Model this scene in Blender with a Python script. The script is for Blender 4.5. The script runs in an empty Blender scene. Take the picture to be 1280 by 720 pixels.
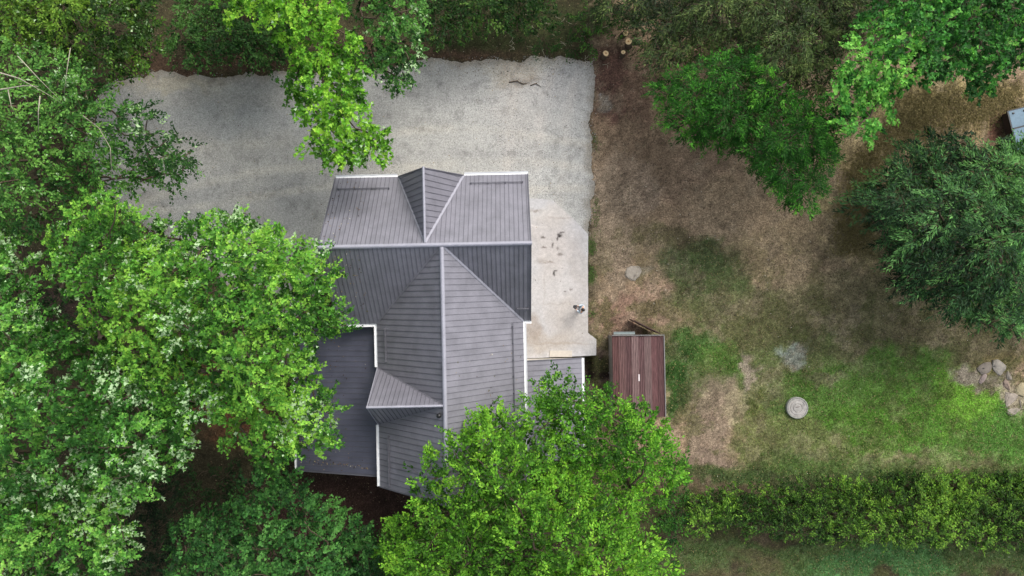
import bpy, bmesh, math, random
import numpy as np
from mathutils import Vector, Matrix
from mathutils.geometry import delaunay_2d_cdt, tessellate_polygon

R = math.radians
C = bpy.context.scene.collection
H = 41.0            # camera height (m)
F = 865.0           # focal length in pixels of the 1280 wide photograph

# ------------------------------------------------------------------ camera, world, sun, exposure
cd = bpy.data.cameras.new('camera'); cam = bpy.data.objects.new('camera', cd); C.objects.link(cam)
cam.location = (0, 0, H); cam.rotation_euler = (0, 0, 0)
cd.sensor_width = 36; cd.lens = 36 * F / 1280; cd.clip_end = 3000; cd.clip_start = 0.1
S = bpy.context.scene; S.camera = cam

SUN_EL, SUN_AZ = R(47), R(38)      # azimuth measured clockwise from +Y (image top)
w = bpy.data.worlds.new('World'); S.world = w; w.use_nodes = True
nt = w.node_tree; bg = nt.nodes['Background']
sky = nt.nodes.new('ShaderNodeTexSky'); sky.sky_type = 'NISHITA'; sky.sun_disc = False
sky.sun_elevation = SUN_EL; sky.sun_rotation = SUN_AZ; sky.dust_density = 4.0; sky.air_density = 1.0; sky.ozone_density = 1.0
hs = nt.nodes.new('ShaderNodeHueSaturation'); hs.inputs['Saturation'].default_value = .48      # thin overcast: paler than a clear sky
nt.links.new(sky.outputs[0], hs.inputs['Color']); nt.links.new(hs.outputs[0], bg.inputs[0]); bg.inputs[1].default_value = 0.15
sl = bpy.data.lights.new('sun', 'SUN'); sl.energy = 1.3; sl.angle = R(30); sl.color = (1, 0.96, 0.91)
so = bpy.data.objects.new('sun', sl); C.objects.link(so)
sd = Vector((math.sin(SUN_AZ) * math.cos(SUN_EL), math.cos(SUN_AZ) * math.cos(SUN_EL), math.sin(SUN_EL)))
so.rotation_euler = sd.to_track_quat('Z', 'Y').to_euler(); so.location = sd * 60
S.view_settings.view_transform = 'Standard'; S.view_settings.look = 'None'
S.view_settings.gamma = 1; S.view_settings.exposure = 0.66
S.cycles.max_bounces = 5; S.cycles.diffuse_bounces = 3; S.cycles.glossy_bounces = 2; S.cycles.transmission_bounces = 3
S.cycles.transparent_max_bounces = 4; S.cycles.caustics_reflective = False; S.cycles.caustics_refractive = False

# ------------------------------------------------------------------ helpers
def P(px, py, z=0.0):
    k = (H - z) / F
    return Vector(((px - 640) * k, (360 - py) * k, z))

def lin(r, g, b):
    f = lambda c: (c / 255 / 12.92) if c / 255 <= 0.04045 else ((c / 255 + 0.055) / 1.055) ** 2.4
    return np.array([f(r), f(g), f(b)])

def link(name, me, mat=None, parent=None, kind=None):
    o = bpy.data.objects.new(name, me); C.objects.link(o)
    if mat is not None and me is not None:
        me.materials.append(mat)
    if parent is not None: o.parent = parent
    if kind: o['kind'] = kind
    return o

def thing(name, label, cat, loc=(0, 0, 0), rz=0, group=None):
    o = bpy.data.objects.new(name, None); C.objects.link(o); o.location = loc; o.rotation_euler = (0, 0, rz)
    o.empty_display_size = .2
    o['label'] = label; o['category'] = cat
    if group: o['group'] = group
    return o

def tag(o, label, cat, group=None):
    o['label'] = label; o['category'] = cat
    if group: o['group'] = group
    return o

def pymesh(name, V, Fc, smooth=False):
    me = bpy.data.meshes.new(name); me.from_pydata([tuple(v) for v in V], [], Fc); me.update()
    if smooth:
        me.polygons.foreach_set('use_smooth', [True] * len(me.polygons))
    return me

def npmesh(name, V, T, col=None, smooth=False):
    """V (n,3), T (m,3) triangles, col (n,3) linear colours -> mesh"""
    me = bpy.data.meshes.new(name)
    n, m = len(V), len(T)
    me.vertices.add(n); me.vertices.foreach_set('co', np.ascontiguousarray(V, dtype=np.float32).ravel())
    me.loops.add(m * 3); me.loops.foreach_set('vertex_index', np.ascontiguousarray(T, dtype=np.int32).ravel())
    me.polygons.add(m); me.polygons.foreach_set('loop_start', np.arange(0, m * 3, 3, dtype=np.int32))
    if smooth: me.polygons.foreach_set('use_smooth', np.ones(m, dtype=bool))
    if col is not None:
        a = me.color_attributes.new('col', 'FLOAT_COLOR', 'POINT')
        c4 = np.ones((n, 4), dtype=np.float32); c4[:, :3] = col
        a.data.foreach_set('color', c4.ravel())
    me.update(calc_edges=True)
    return me

class MB:
    """collects solids in local coordinates, builds ONE mesh"""
    def __init__(s): s.V = []; s.F = []
    def add(s, V, Fc):
        n = len(s.V); s.V += [tuple(v) for v in V]; s.F += [tuple(i + n for i in f) for f in Fc]
    def box(s, a, b, M=None):
        x0, y0, z0 = a; x1, y1, z1 = b
        V = [Vector(v) for v in ((x0, y0, z0), (x1, y0, z0), (x1, y1, z0), (x0, y1, z0), (x0, y0, z1), (x1, y0, z1), (x1, y1, z1), (x0, y1, z1))]
        if M is not None: V = [M @ v for v in V]
        s.add(V, [(0, 3, 2, 1), (4, 5, 6, 7), (0, 1, 5, 4), (1, 2, 6, 5), (2, 3, 7, 6), (3, 0, 4, 7)])
    def bar(s, p, q, wd, ht, up=Vector((0, 0, 1)), off=0.0):
        """box beam from p to q, width wd, height ht rising from the line along up"""
        p, q, up = Vector(p), Vector(q), Vector(up)
        d = (q - p).normalized(); sd_ = d.cross(up).normalized(); u = sd_.cross(d).normalized()
        a = sd_ * wd / 2; V = []
        for e in (p, q):
            for (i, j) in ((-1, 0), (1, 0), (1, 1), (-1, 1)):
                V.append(e + a * i + u * (off + ht * j))
        s.add(V, [(0, 1, 2, 3), (7, 6, 5, 4), (0, 4, 5, 1), (1, 5, 6, 2), (2, 6, 7, 3), (3, 7, 4, 0)])
    def tube(s, pts, rad, n=8, cap=True):
        pts = [Vector(p) for p in pts]; rings = []
        if not hasattr(rad, '__len__'): rad = [rad] * len(pts)
        base = len(s.V)
        for i, p in enumerate(pts):
            d = (pts[min(i + 1, len(pts) - 1)] - pts[max(i - 1, 0)]).normalized()
            a = d.orthogonal().normalized() if abs(d.z) < .9 else d.cross(Vector((0, 1, 0))).normalized()
            b = d.cross(a)
            for k in range(n):
                t = 2 * math.pi * k / n
                s.V.append(tuple(p + (a * math.cos(t) + b * math.sin(t)) * rad[i]))
        for i in range(len(pts) - 1):
            for k in range(n):
                k2 = (k + 1) % n
                s.F.append((base + i * n + k, base + i * n + k2, base + (i + 1) * n + k2, base + (i + 1) * n + k))
        if cap:
            s.F.append(tuple(base + k for k in reversed(range(n))))
            s.F.append(tuple(base + (len(pts) - 1) * n + k for k in range(n)))
    def lathe(s, prof, n=32, c=(0, 0, 0)):
        base = len(s.V)
        for (r, z) in prof:
            for k in range(n):
                t = 2 * math.pi * k / n
                s.V.append((c[0] + r * math.cos(t), c[1] + r * math.sin(t), c[2] + z))
        for i in range(len(prof) - 1):
            for k in range(n):
                k2 = (k + 1) % n
                s.F.append((base + i * n + k, base + i * n + k2, base + (i + 1) * n + k2, base + (i + 1) * n + k))
        s.F.append(tuple(base + (len(prof) - 1) * n + k for k in range(n)))
    def build(s, name, mat, parent=None, smooth=False, kind=None, bevel=0):
        me = pymesh(name, s.V, s.F, smooth)
        o = link(name, me, mat, parent, kind)
        if bevel:
            m = o.modifiers.new('bevel', 'BEVEL'); m.width = bevel; m.segments = 2
        return o

# value noise -------------------------------------------------------
def _h(ix, iy, seed):
    n = (ix.astype(np.int64) * 374761393 + iy.astype(np.int64) * 668265263 + seed * 1274126177) & 0x7fffffff
    n = ((n ^ (n >> 13)) * 1274126177) & 0x7fffffff
    n = (n ^ (n >> 16)) & 0x7fffffff
    return (n % 100003) / 100003.0
def vnoise(x, y, seed):
    ix, iy = np.floor(x), np.floor(y); fx, fy = x - ix, y - iy
    fx = fx * fx * (3 - 2 * fx); fy = fy * fy * (3 - 2 * fy)
    a, b = _h(ix, iy, seed), _h(ix + 1, iy, seed); c, d = _h(ix, iy + 1, seed), _h(ix + 1, iy + 1, seed)
    return (a * (1 - fx) + b * fx) * (1 - fy) + (c * (1 - fx) + d * fx) * fy
def fbm(x, y, scale, octs=4, seed=0, gain=.5):
    t = 0; a = 1; s = 0; x = np.asarray(x, float); y = np.asarray(y, float)
    for o in range(octs):
        t = t + a * vnoise(x / scale * 2 ** o + 17.3 * o, y / scale * 2 ** o - 9.1 * o, seed + o); s += a; a *= gain
    return t / s
def inpoly(x, y, poly):
    x = np.atleast_1d(x); y = np.atleast_1d(y); r = np.zeros(x.shape, bool); n = len(poly)
    for i in range(n):
        x0, y0 = poly[i]; x1, y1 = poly[(i + 1) % n]
        if y0 == y1: continue
        c = ((y0 > y) != (y1 > y)) & (x < (x1 - x0) * (y - y0) / (y1 - y0) + x0)
        r ^= c
    return r
def edgedist(x, y, poly):
    x = np.atleast_1d(np.asarray(x, float)); y = np.atleast_1d(np.asarray(y, float)); best = np.full(x.shape, 1e9); n = len(poly)
    for i in range(n):
        x0, y0 = poly[i]; x1, y1 = poly[(i + 1) % n]
        dx, dy = x1 - x0, y1 - y0; L = dx * dx + dy * dy + 1e-9
        t = np.clip(((x - x0) * dx + (y - y0) * dy) / L, 0, 1)
        best = np.minimum(best, np.hypot(x - x0 - t * dx, y - y0 - t * dy))
    return best

# ------------------------------------------------------------------ materials
def newmat(name):
    m = bpy.data.materials.new(name); m.use_nodes = True; nt = m.node_tree
    b = nt.nodes['Principled BSDF']
    return m, nt, b
def N(nt, t, **kw):
    n = nt.nodes.new(t)
    for k, v in kw.items(): setattr(n, k, v)
    return n
def noise_node(nt, scale, detail=4, rough=.55, coord='Object', dim='3D'):
    tc = N(nt, 'ShaderNodeTexCoord'); n = N(nt, 'ShaderNodeTexNoise')
    n.inputs['Scale'].default_value = scale; n.inputs['Detail'].default_value = detail; n.inputs['Roughness'].default_value = rough
    nt.links.new(tc.outputs[coord], n.inputs['Vector']); return n
def maprange(nt, src, a, b, c, d):
    m = N(nt, 'ShaderNodeMapRange'); m.inputs[1].default_value = a; m.inputs[2].default_value = b
    m.inputs[3].default_value = c; m.inputs[4].default_value = d; nt.links.new(src, m.inputs[0]); return m.outputs[0]
def mixmul(nt, c_out, f_out):
    v = N(nt, 'ShaderNodeVectorMath', operation='SCALE'); nt.links.new(c_out, v.inputs[0]); nt.links.new(f_out, v.inputs['Scale']); return v.outputs[0]
def mathn(nt, op, a, b):
    m = N(nt, 'ShaderNodeMath', operation=op)
    for i, v in enumerate((a, b)):
        if hasattr(v, 'is_output'): nt.links.new(v, m.inputs[i])
        else: m.inputs[i].default_value = v
    return m.outputs[0]

def mat_vcol(name, scales=((9, .6), (28, .5)), rough=.95, bump=.03, bumpscale=20, spec=.2):
    """surface whose own colour comes from the mesh, broken up by fine noise"""
    m, nt, b = newmat(name)
    a = N(nt, 'ShaderNodeVertexColor', layer_name='col'); f = None
    for s_, amp in scales:
        n = noise_node(nt, s_, 3, .6); v = maprange(nt, n.outputs[0], .25, .75, 1 - amp, 1 + amp)
        f = v if f is None else mathn(nt, 'MULTIPLY', f, v)
    nt.links.new(mixmul(nt, a.outputs[0], f), b.inputs['Base Color'])
    b.inputs['Roughness'].default_value = rough; b.inputs['Specular IOR Level'].default_value = spec
    bn = noise_node(nt, bumpscale, 4, .65); bp = N(nt, 'ShaderNodeBump'); bp.inputs['Distance'].default_value = bump
    bp.inputs['Strength'].default_value = .8
    nt.links.new(bn.outputs[0], bp.inputs['Height']); nt.links.new(bp.outputs[0], b.inputs['Normal'])
    return m

def mat_plain(name, col, rough=.6, metal=0, var=.12, scale=6, spec=.5, stretch=None, bump=0):
    m, nt, b = newmat(name)
    n = noise_node(nt, scale, 5, .6)
    if stretch:
        tc = N(nt, 'ShaderNodeTexCoord'); mp = N(nt, 'ShaderNodeMapping'); mp.inputs['Scale'].default_value = stretch
        nt.links.new(tc.outputs['Object'], mp.inputs[0]); nt.links.new(mp.outputs[0], n.inputs['Vector'])
    v = maprange(nt, n.outputs[0], .25, .75, 1 - var, 1 + var)
    rgb = N(nt, 'ShaderNodeRGB'); rgb.outputs[0].default_value = (*col, 1)
    nt.links.new(mixmul(nt, rgb.outputs[0], v), b.inputs['Base Color'])
    b.inputs['Roughness'].default_value = rough; b.inputs['Metallic'].default_value = metal; b.inputs['Specular IOR Level'].default_value = spec
    if bump:
        bp = N(nt, 'ShaderNodeBump'); bp.inputs['Distance'].default_value = bump; nt.links.new(n.outputs[0], bp.inputs['Height']); nt.links.new(bp.outputs[0], b.inputs['Normal'])
    return m

def mat_leaf(name, transl=.3, rough=.55, spec=.18):
    m, nt, b = newmat(name)
    a = N(nt, 'ShaderNodeVertexColor', layer_name='col')
    nt.links.new(a.outputs[0], b.inputs['Base Color']); b.inputs['Roughness'].default_value = rough; b.inputs['Specular IOR Level'].default_value = spec
    t = N(nt, 'ShaderNodeBsdfTranslucent'); g = N(nt, 'ShaderNodeVectorMath', operation='MULTIPLY')
    g.inputs[1].default_value = (1.25, 1.3, .6); nt.links.new(a.outputs[0], g.inputs[0]); nt.links.new(g.outputs[0], t.inputs[0])
    mx = N(nt, 'ShaderNodeMixShader'); mx.inputs[0].default_value = transl
    nt.links.new(b.outputs[0], mx.inputs[1]); nt.links.new(t.outputs[0], mx.inputs[2]); nt.links.new(mx.outputs[0], nt.nodes['Material Output'].inputs[0])
    return m

def mat_roof(name, col, rough=.42, dirt=.16):
    m, nt, b = newmat(name)
    n = noise_node(nt, 1.3, 5, .6); n2 = noise_node(nt, 14, 3, .6)
    v = mathn(nt, 'MULTIPLY', maprange(nt, n.outputs[0], .3, .7, 1 - dirt, 1 + dirt), maprange(nt, n2.outputs[0], .3, .7, .94, 1.06))
    rgb = N(nt, 'ShaderNodeRGB'); rgb.outputs[0].default_value = (*col, 1)
    nt.links.new(mixmul(nt, rgb.outputs[0], v), b.inputs['Base Color'])
    r = maprange(nt, n.outputs[0], .3, .7, rough - .06, rough + .1); nt.links.new(r, b.inputs['Roughness'])
    b.inputs['Specular IOR Level'].default_value = .6
    return m

M = {}
M['ground'] = mat_vcol('soil_and_turf', ((1.3, .12), (3.2, .22), (7, .36), (14, .42), (28, .3)), bump=.04, bumpscale=16)
M['gravel'] = mat_vcol('crushed_gravel', ((4, .07), (9, .16), (16, .3), (30, .3)), bump=.03, bumpscale=38, rough=.9)
M['concrete'] = mat_vcol('weathered_concrete', ((3, .08), (8, .13), (18, .14)), bump=.006, bumpscale=30, rough=.85)
M['leaf'] = mat_leaf('leaf', .3)
M['leaf_dull'] = mat_leaf('leaf_dull', .18, .6, .25)
M['grassblade'] = mat_leaf('grass_blade', .2, .7, .15)
M['stone'] = mat_vcol('stone', ((6, .12), (25, .15)), bump=.02, bumpscale=14, rough=.9)
M['bark'] = mat_plain('bark', tuple(lin(92, 80, 68)), .95, var=.35, scale=9, spec=.15, bump=.03)
M['bark_pale'] = mat_plain('pale_dead_bark', tuple(lin(165, 160, 140)), .9, var=.25, scale=12, spec=.15)
M['cutwood'] = mat_plain('cut_wood', tuple(lin(236, 208, 160)), .8, var=.15, scale=18)
M['cutcore'] = mat_plain('cut_wood_heart', tuple(lin(186, 140, 90)), .8, var=.15, scale=18)
M['roof'] = mat_roof('graphite_painted_steel', tuple(lin(122, 121, 129)))
M['seam'] = mat_roof('graphite_steel_seam', tuple(lin(94, 94, 102)), .5)
M['roof_shaded'] = mat_roof('shaded_graphite_steel', tuple(lin(82, 83, 97)))  # same graphite steel, darkened to paint shade on the west lean-to
M['cap'] = mat_roof('folded_ridge_steel', tuple(lin(150, 150, 160)), .35, .08)
M['white'] = mat_plain('white_painted_steel', (.78, .79, .8), .4, var=.06, scale=3)
M['render'] = mat_plain('cream_wall_render', tuple(lin(205, 200, 188)), .9, var=.07, scale=5, bump=.004)
M['glass'] = mat_plain('dark_window_glass', (.03, .035, .04), .08, var=.05, spec=.8)
M['door'] = mat_plain('brown_door', tuple(lin(90, 60, 42)), .5, var=.12, stretch=(2, 2, .4))
M['black'] = mat_plain('black_plastic', (.015, .015, .016), .45, var=.1)
M['dark_wood'] = mat_plain('dark_weathered_board', tuple(lin(74, 56, 50)), .85, var=.3, scale=14, bump=.01)
M['skin'] = mat_plain('skin', tuple(lin(205, 160, 135)), .55, var=.05)
M['hair'] = mat_plain('dark_hair', (.012, .01, .009), .6, var=.3, scale=60)
M['shirt'] = mat_plain('pale_blue_cloth', tuple(lin(190, 204, 216)), .9, var=.08, scale=12)
M['denim'] = mat_plain('grey_blue_denim', tuple(lin(120, 135, 160)), .9, var=.15, scale=25)

# ------------------------------------------------------------------ ground colour
BLOBS = [  # px, py, rx, ry, colour, strength, greenness   (painted in order; soil, straw and turf, some soil darkened to paint in shade)
    (860, 150, 120, 110, (132, 110, 90), .85, 0), (880, 215, 90, 50, (136, 116, 96), .9, 0), (790, 190, 50, 60, (120, 103, 84), .75, 0),
    (775, 240, 40, 40, (138, 122, 104), .7, 0), (760, 300, 26, 90, (140, 125, 106), .75, 0), (960, 260, 110, 60, (146, 128, 104), .8, 0),
    (1010, 330, 90, 60, (146, 129, 102), .8, 0), (830, 390, 110, 26, (144, 122, 102), .7, 0),
    (775, 395, 45, 28, (124, 100, 86), .8, 0), (755, 470, 22, 40, (84, 70, 66), .9, 0), (742, 468, 10, 24, (40, 32, 28), .95, 0),  # darkest patch beside the east lean-to: shade put into the soil colour
    (870, 335, 60, 42, (78, 94, 58), .85, .7), (815, 295, 40, 18, (92, 88, 62), .7, .3), (905, 370, 70, 30, (86, 96, 60), .7, .5),
    (960, 395, 60, 30, (92, 98, 64), .65, .5), (1060, 400, 130, 50, (118, 110, 82), .8, .25),
    (1150, 420, 140, 60, (102, 98, 70), .75, .3), (930, 430, 80, 50, (86, 88, 56), .8, .5), (990, 480, 90, 70, (94, 104, 64), .85, .6),
    (862, 455, 56, 56, (68, 96, 48), .85, .9), (838, 470, 20, 50, (58, 88, 42), .9, 1), (895, 450, 28, 40, (84, 112, 52), .7, 1),
    (1090, 500, 120, 60, (90, 122, 58), .9, .9), (1170, 530, 120, 52, (92, 132, 56), .9, 1), (1215, 500, 55, 42, (116, 158, 62), .85, 1),
    (1260, 545, 50, 50, (82, 120, 54), .85, 1), (1070, 545, 90, 42, (84, 118, 48), .8, 1), (985, 560, 70, 40, (96, 104, 62), .8, .6),
    (1000, 470, 36, 20, (78, 104, 48), .7, .9), (1180, 575, 60, 10, (92, 78, 70), .35, .3),
    (928, 470, 8, 30, (146, 132, 118), .7, 0), (885, 530, 30, 60, (130, 114, 98), .7, 0), (885, 590, 36, 24, (122, 106, 92), .8, 0),
    (915, 515, 18, 20, (150, 140, 110), .6, 0), (945, 530, 14, 40, (96, 106, 56), .7, .8),
    (985, 432, 20, 19, (130, 138, 130), .7, 0), (1030, 470, 30, 12, (112, 108, 84), .6, .2),
    (1080, 700, 260, 26, (80, 98, 58), .95, .8), (950, 705, 36, 14, (90, 82, 58), .6, .3), (1110, 705, 90, 20, (74, 112, 66), .8, .9),
    (1190, 120, 95, 36, (136, 124, 84), .85, 0), (1240, 140, 60, 40, (134, 118, 84), .8, 0), (1095, 195, 60, 50, (156, 140, 104), .9, 0),
    (1075, 280, 50, 60, (158, 144, 106), .8, 0), (1130, 145, 50, 30, (126, 114, 78), .7, .1), (1255, 160, 14, 22, (96, 62, 54), .8, 0),
    (1190, 270, 130, 90, (74, 72, 48), .8, .2), (1225, 470, 40, 16, (132, 118, 110), .8, 0), (1262, 495, 22, 26, (140, 130, 112), .8, 0),
    (1258, 440, 40, 18, (110, 100, 66), .7, .2),
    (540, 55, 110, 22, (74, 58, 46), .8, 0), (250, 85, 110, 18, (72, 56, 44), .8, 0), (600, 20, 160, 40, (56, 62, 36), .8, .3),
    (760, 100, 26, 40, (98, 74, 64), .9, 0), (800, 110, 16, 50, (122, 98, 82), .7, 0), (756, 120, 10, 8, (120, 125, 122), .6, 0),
    (455, 640, 130, 60, (58, 42, 36), .95, 0), (270, 520, 70, 60, (108, 74, 52), .8, 0), (200, 620, 120, 90, (58, 54, 38), .9, .2), (95, 390, 60, 40, (66, 54, 48), .8, 0),  # soil south of the house and under left trees darkened as shade
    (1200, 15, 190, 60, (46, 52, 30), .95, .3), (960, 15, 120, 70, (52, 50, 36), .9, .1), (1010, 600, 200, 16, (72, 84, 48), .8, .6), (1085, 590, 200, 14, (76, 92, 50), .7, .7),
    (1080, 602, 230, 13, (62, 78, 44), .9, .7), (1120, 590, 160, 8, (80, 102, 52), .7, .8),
    (796, 341, 15, 10, (150, 140, 128), .6, 0),
]
def ground_colour(x, y):
    """world xy -> linear rgb, greenness"""
    px = 640 + x * F / H; py = 360 - y * F / H
    wx = (fbm(x, y, 3.2, 6, 11, .68) - .5) * 110; wy = (fbm(x, y, 3.2, 6, 29, .68) - .5) * 110
    base = lin(62, 58, 40); far = lin(84, 92, 58)
    rag = (fbm(x, y, .9, 5, 133, .75) - .5) * 1.5
    shp = x.shape + (3,)
    col = np.zeros(shp); col[:] = base; g = np.full(x.shape, .15)
    out = np.clip((np.maximum(np.abs(px - 640) - 640, np.abs(py - 360) - 360) - 30) / 160, 0, 1)
    col = col * (1 - out[..., None]) + far * out[..., None]; g = g * (1 - out) + .6 * out
    # open yard east of the house: bare brown soil
    e = np.clip((px + wx * .2 - 735) / 20, 0, 1) * np.clip((620 - py) / 60, 0, 1) * (1 - out)
    col = col * (1 - e[..., None]) + lin(140, 121, 98) * e[..., None]; g = g * (1 - e) + .1 * e
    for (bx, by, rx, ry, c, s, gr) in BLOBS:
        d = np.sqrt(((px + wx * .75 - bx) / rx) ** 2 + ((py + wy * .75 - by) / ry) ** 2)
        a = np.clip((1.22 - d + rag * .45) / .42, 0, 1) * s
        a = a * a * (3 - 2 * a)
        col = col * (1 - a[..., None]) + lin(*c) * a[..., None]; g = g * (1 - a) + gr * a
    # speckled growth and bare spots
    yard = (px > 735)
    sp = np.clip((fbm(x, y, 1.3, 6, 51, .72) - .52) / .04, 0, 1) * .55 * np.clip((py - 260) / 120, 0, 1) * yard
    sp = sp * (1 - np.clip((g - .4) / .4, 0, 1))
    col = col * (1 - sp[..., None]) + lin(84, 88, 54) * sp[..., None]; g = np.maximum(g, sp * .9)
    br = np.clip((fbm(x, y, 1.2, 6, 77, .72) - .57) / .04, 0, 1) * .38 * yard * (1 - .9 * np.clip((py - 575) / 15, 0, 1)) * (1 - .5 * g)
    bk = (np.clip((fbm(x, y, 1.5, 6, 177, .72) - .58) / .05, 0, 1) * .34 * yard)[..., None]
    col = col * (1 - bk) + lin(84, 72, 58) * bk
    col = col * (1 - br[..., None]) + lin(138, 124, 104) * br[..., None]; g = g * (1 - br * .8)
    v = (.76 + .48 * fbm(x, y, 1.7, 5, 5, .7)) * (.5 + 1.0 * fbm(x, y, .4, 3, 15, .85))
    col = col * v[..., None]
    return col, g

# ------------------------------------------------------------------ ground sheet
def axis(a, b, st, far=900):
    c = list(np.arange(a, b + 1e-6, st)); d = st; x = b; R_ = []
    while x < far: d *= 1.45; x += d; R_.append(x)
    d = st; x = a; L = []
    while x > -far: d *= 1.45; x -= d; L.append(x)
    return np.array(L[::-1] + c + R_)
def ground_z(x, y):
    z = (fbm(x, y, 2.5, 4, 91) - .5) * .10 + (fbm(x, y, .5, 3, 93) - .5) * .03
    px = 640 + x * F / H; py = 360 - y * F / H
    flat = np.clip((px - 742) / 16, 0, 1) + np.clip((py - 640) / 20, 0, 1) + np.clip((62 - py) / 14, 0, 1) + np.clip((90 - px) / 20, 0, 1)
    z = z * np.clip(flat, 0, 1) - .02
    pit = np.clip((px - 727) / 3, 0, 1) * np.clip((744 - px) / 5, 0, 1) * np.clip((py - 445) / 3, 0, 1) * np.clip((484 - py) / 12, 0, 1)
    return z - pit * .7
gx = axis(-33.5, 33.5, .145); gy = axis(-20, 20, .145)
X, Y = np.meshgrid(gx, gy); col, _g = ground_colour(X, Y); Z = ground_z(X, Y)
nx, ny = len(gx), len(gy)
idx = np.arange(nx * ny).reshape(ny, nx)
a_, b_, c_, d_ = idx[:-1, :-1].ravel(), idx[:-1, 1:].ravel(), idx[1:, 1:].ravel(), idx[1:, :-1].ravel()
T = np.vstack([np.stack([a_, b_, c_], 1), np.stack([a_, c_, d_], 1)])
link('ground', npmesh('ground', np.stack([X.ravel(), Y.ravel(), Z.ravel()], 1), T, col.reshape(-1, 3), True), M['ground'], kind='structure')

def ragged(poly_px, amp, step=.15, seed=0, sharp=()):
    """world polygon with a noisy edge"""
    pts = [P(*p) for p in poly_px]; out = []
    n = len(pts)
    for i in range(n):
        a, b = pts[i], pts[(i + 1) % n]; L = (b - a).length; m = max(1, int(L / step))
        nrm = Vector((-(b - a).y, (b - a).x, 0)).normalized()
        for k in range(m):
            q = a.lerp(b, k / m)
            if i in sharp: out.append((q.x, q.y)); continue
            t = float(fbm(np.array([q.x]), np.array([q.y]), 1.6, 5, seed, .62)[0] - .5) * 2
            q = q + nrm * amp * (t + .45 * (float(fbm(np.array([q.x]), np.array([q.y]), .3, 3, seed + 7, .8)[0]) - .5)) * min(1, 4 * min(k, m - k) / m + .3)
            out.append((q.x, q.y))
    return out
def sheet(name, poly, colf, z, thick, mat, step=.3, kind='structure', seed=1, parent=None):
    rng = np.random.default_rng(seed)
    P_ = np.array(poly); x0, y0 = P_.min(0); x1, y1 = P_.max(0)
    gx_, gy_ = np.meshgrid(np.arange(x0, x1, step), np.arange(y0, y1, step))
    gx_ = gx_.ravel() + rng.uniform(-.25, .25, gx_.size) * step; gy_ = gy_.ravel() + rng.uniform(-.25, .25, gy_.size) * step
    ok = inpoly(gx_, gy_, poly); gx_, gy_ = gx_[ok], gy_[ok]
    ok = edgedist(gx_, gy_, poly) > step * .4; gx_, gy_ = gx_[ok], gy_[ok]
    n = len(poly)
    co = [Vector(p) for p in poly] + [Vector(p) for p in zip(gx_, gy_)]
    r = delaunay_2d_cdt(co, [], [list(range(n))], 1, 1e-4)
    V = np.array([(v.x, v.y, z) for v in r[0]]); T = [tuple(f) for f in r[2]]
    vs = [tuple(v) for v in V]; Fc = list(T)
    # skirt from the boundary edges
    from collections import Counter
    ec = Counter(); dire = {}
    for f in T:
        for i in range(len(f)):
            e = (f[i], f[(i + 1) % len(f)]); k = tuple(sorted(e)); ec[k] += 1; dire[k] = e
    low = {}
    for k, c in ec.items():
        if c == 1:
            a, b = dire[k]
            for q in (a, b):
                if q not in low: low[q] = len(vs); vs.append((V[q][0], V[q][1], z - thick))
            Fc.append((b, a, low[a], low[b]))
    me = pymesh(name, vs, Fc)
    VV = np.array(vs); c = colf(VV[:, 0], VV[:, 1])
    at = me.color_attributes.new('col', 'FLOAT_COLOR', 'POINT'); c4 = np.ones((len(vs), 4), np.float32); c4[:, :3] = c
    at.data.foreach_set('color', c4.ravel())
    return link(name, me, mat, parent, kind)

GRAVEL = [(118, 120), (135, 104), (165, 96), (210, 91), (300, 93), (345, 88), (450, 86), (520, 76), (545, 73), (600, 77), (640, 78), (700, 70), (744, 74), (746, 95), (741, 130), (740, 200),
          (738, 225), (742, 240), (739, 262), (737, 292), (735, 300), (700, 300), (640, 330), (420, 330), (372, 400), (368, 470), (352, 470), (342, 400), (250, 330), (150, 260), (105, 190)]
gpoly = ragged(GRAVEL, .45, .09, 5)
def blobmix(x, y, col, blobs, warp=.5):
    px = 640 + x * F / H; py = 360 - y * F / H
    wx = (fbm(x, y, 1.2, 5, 41, .6) - .5) * 60 * warp; wy = (fbm(x, y, 1.2, 5, 47, .6) - .5) * 60 * warp
    for (bx, by, rx, ry, c, s) in blobs:
        d = np.sqrt(((px + wx - bx) / rx) ** 2 + ((py + wy - by) / ry) ** 2)
        a = np.clip((1.3 - d) / .7, 0, 1) * s
        col = col * (1 - a[:, None]) + lin(*c) * a[:, None]
    return col
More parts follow.
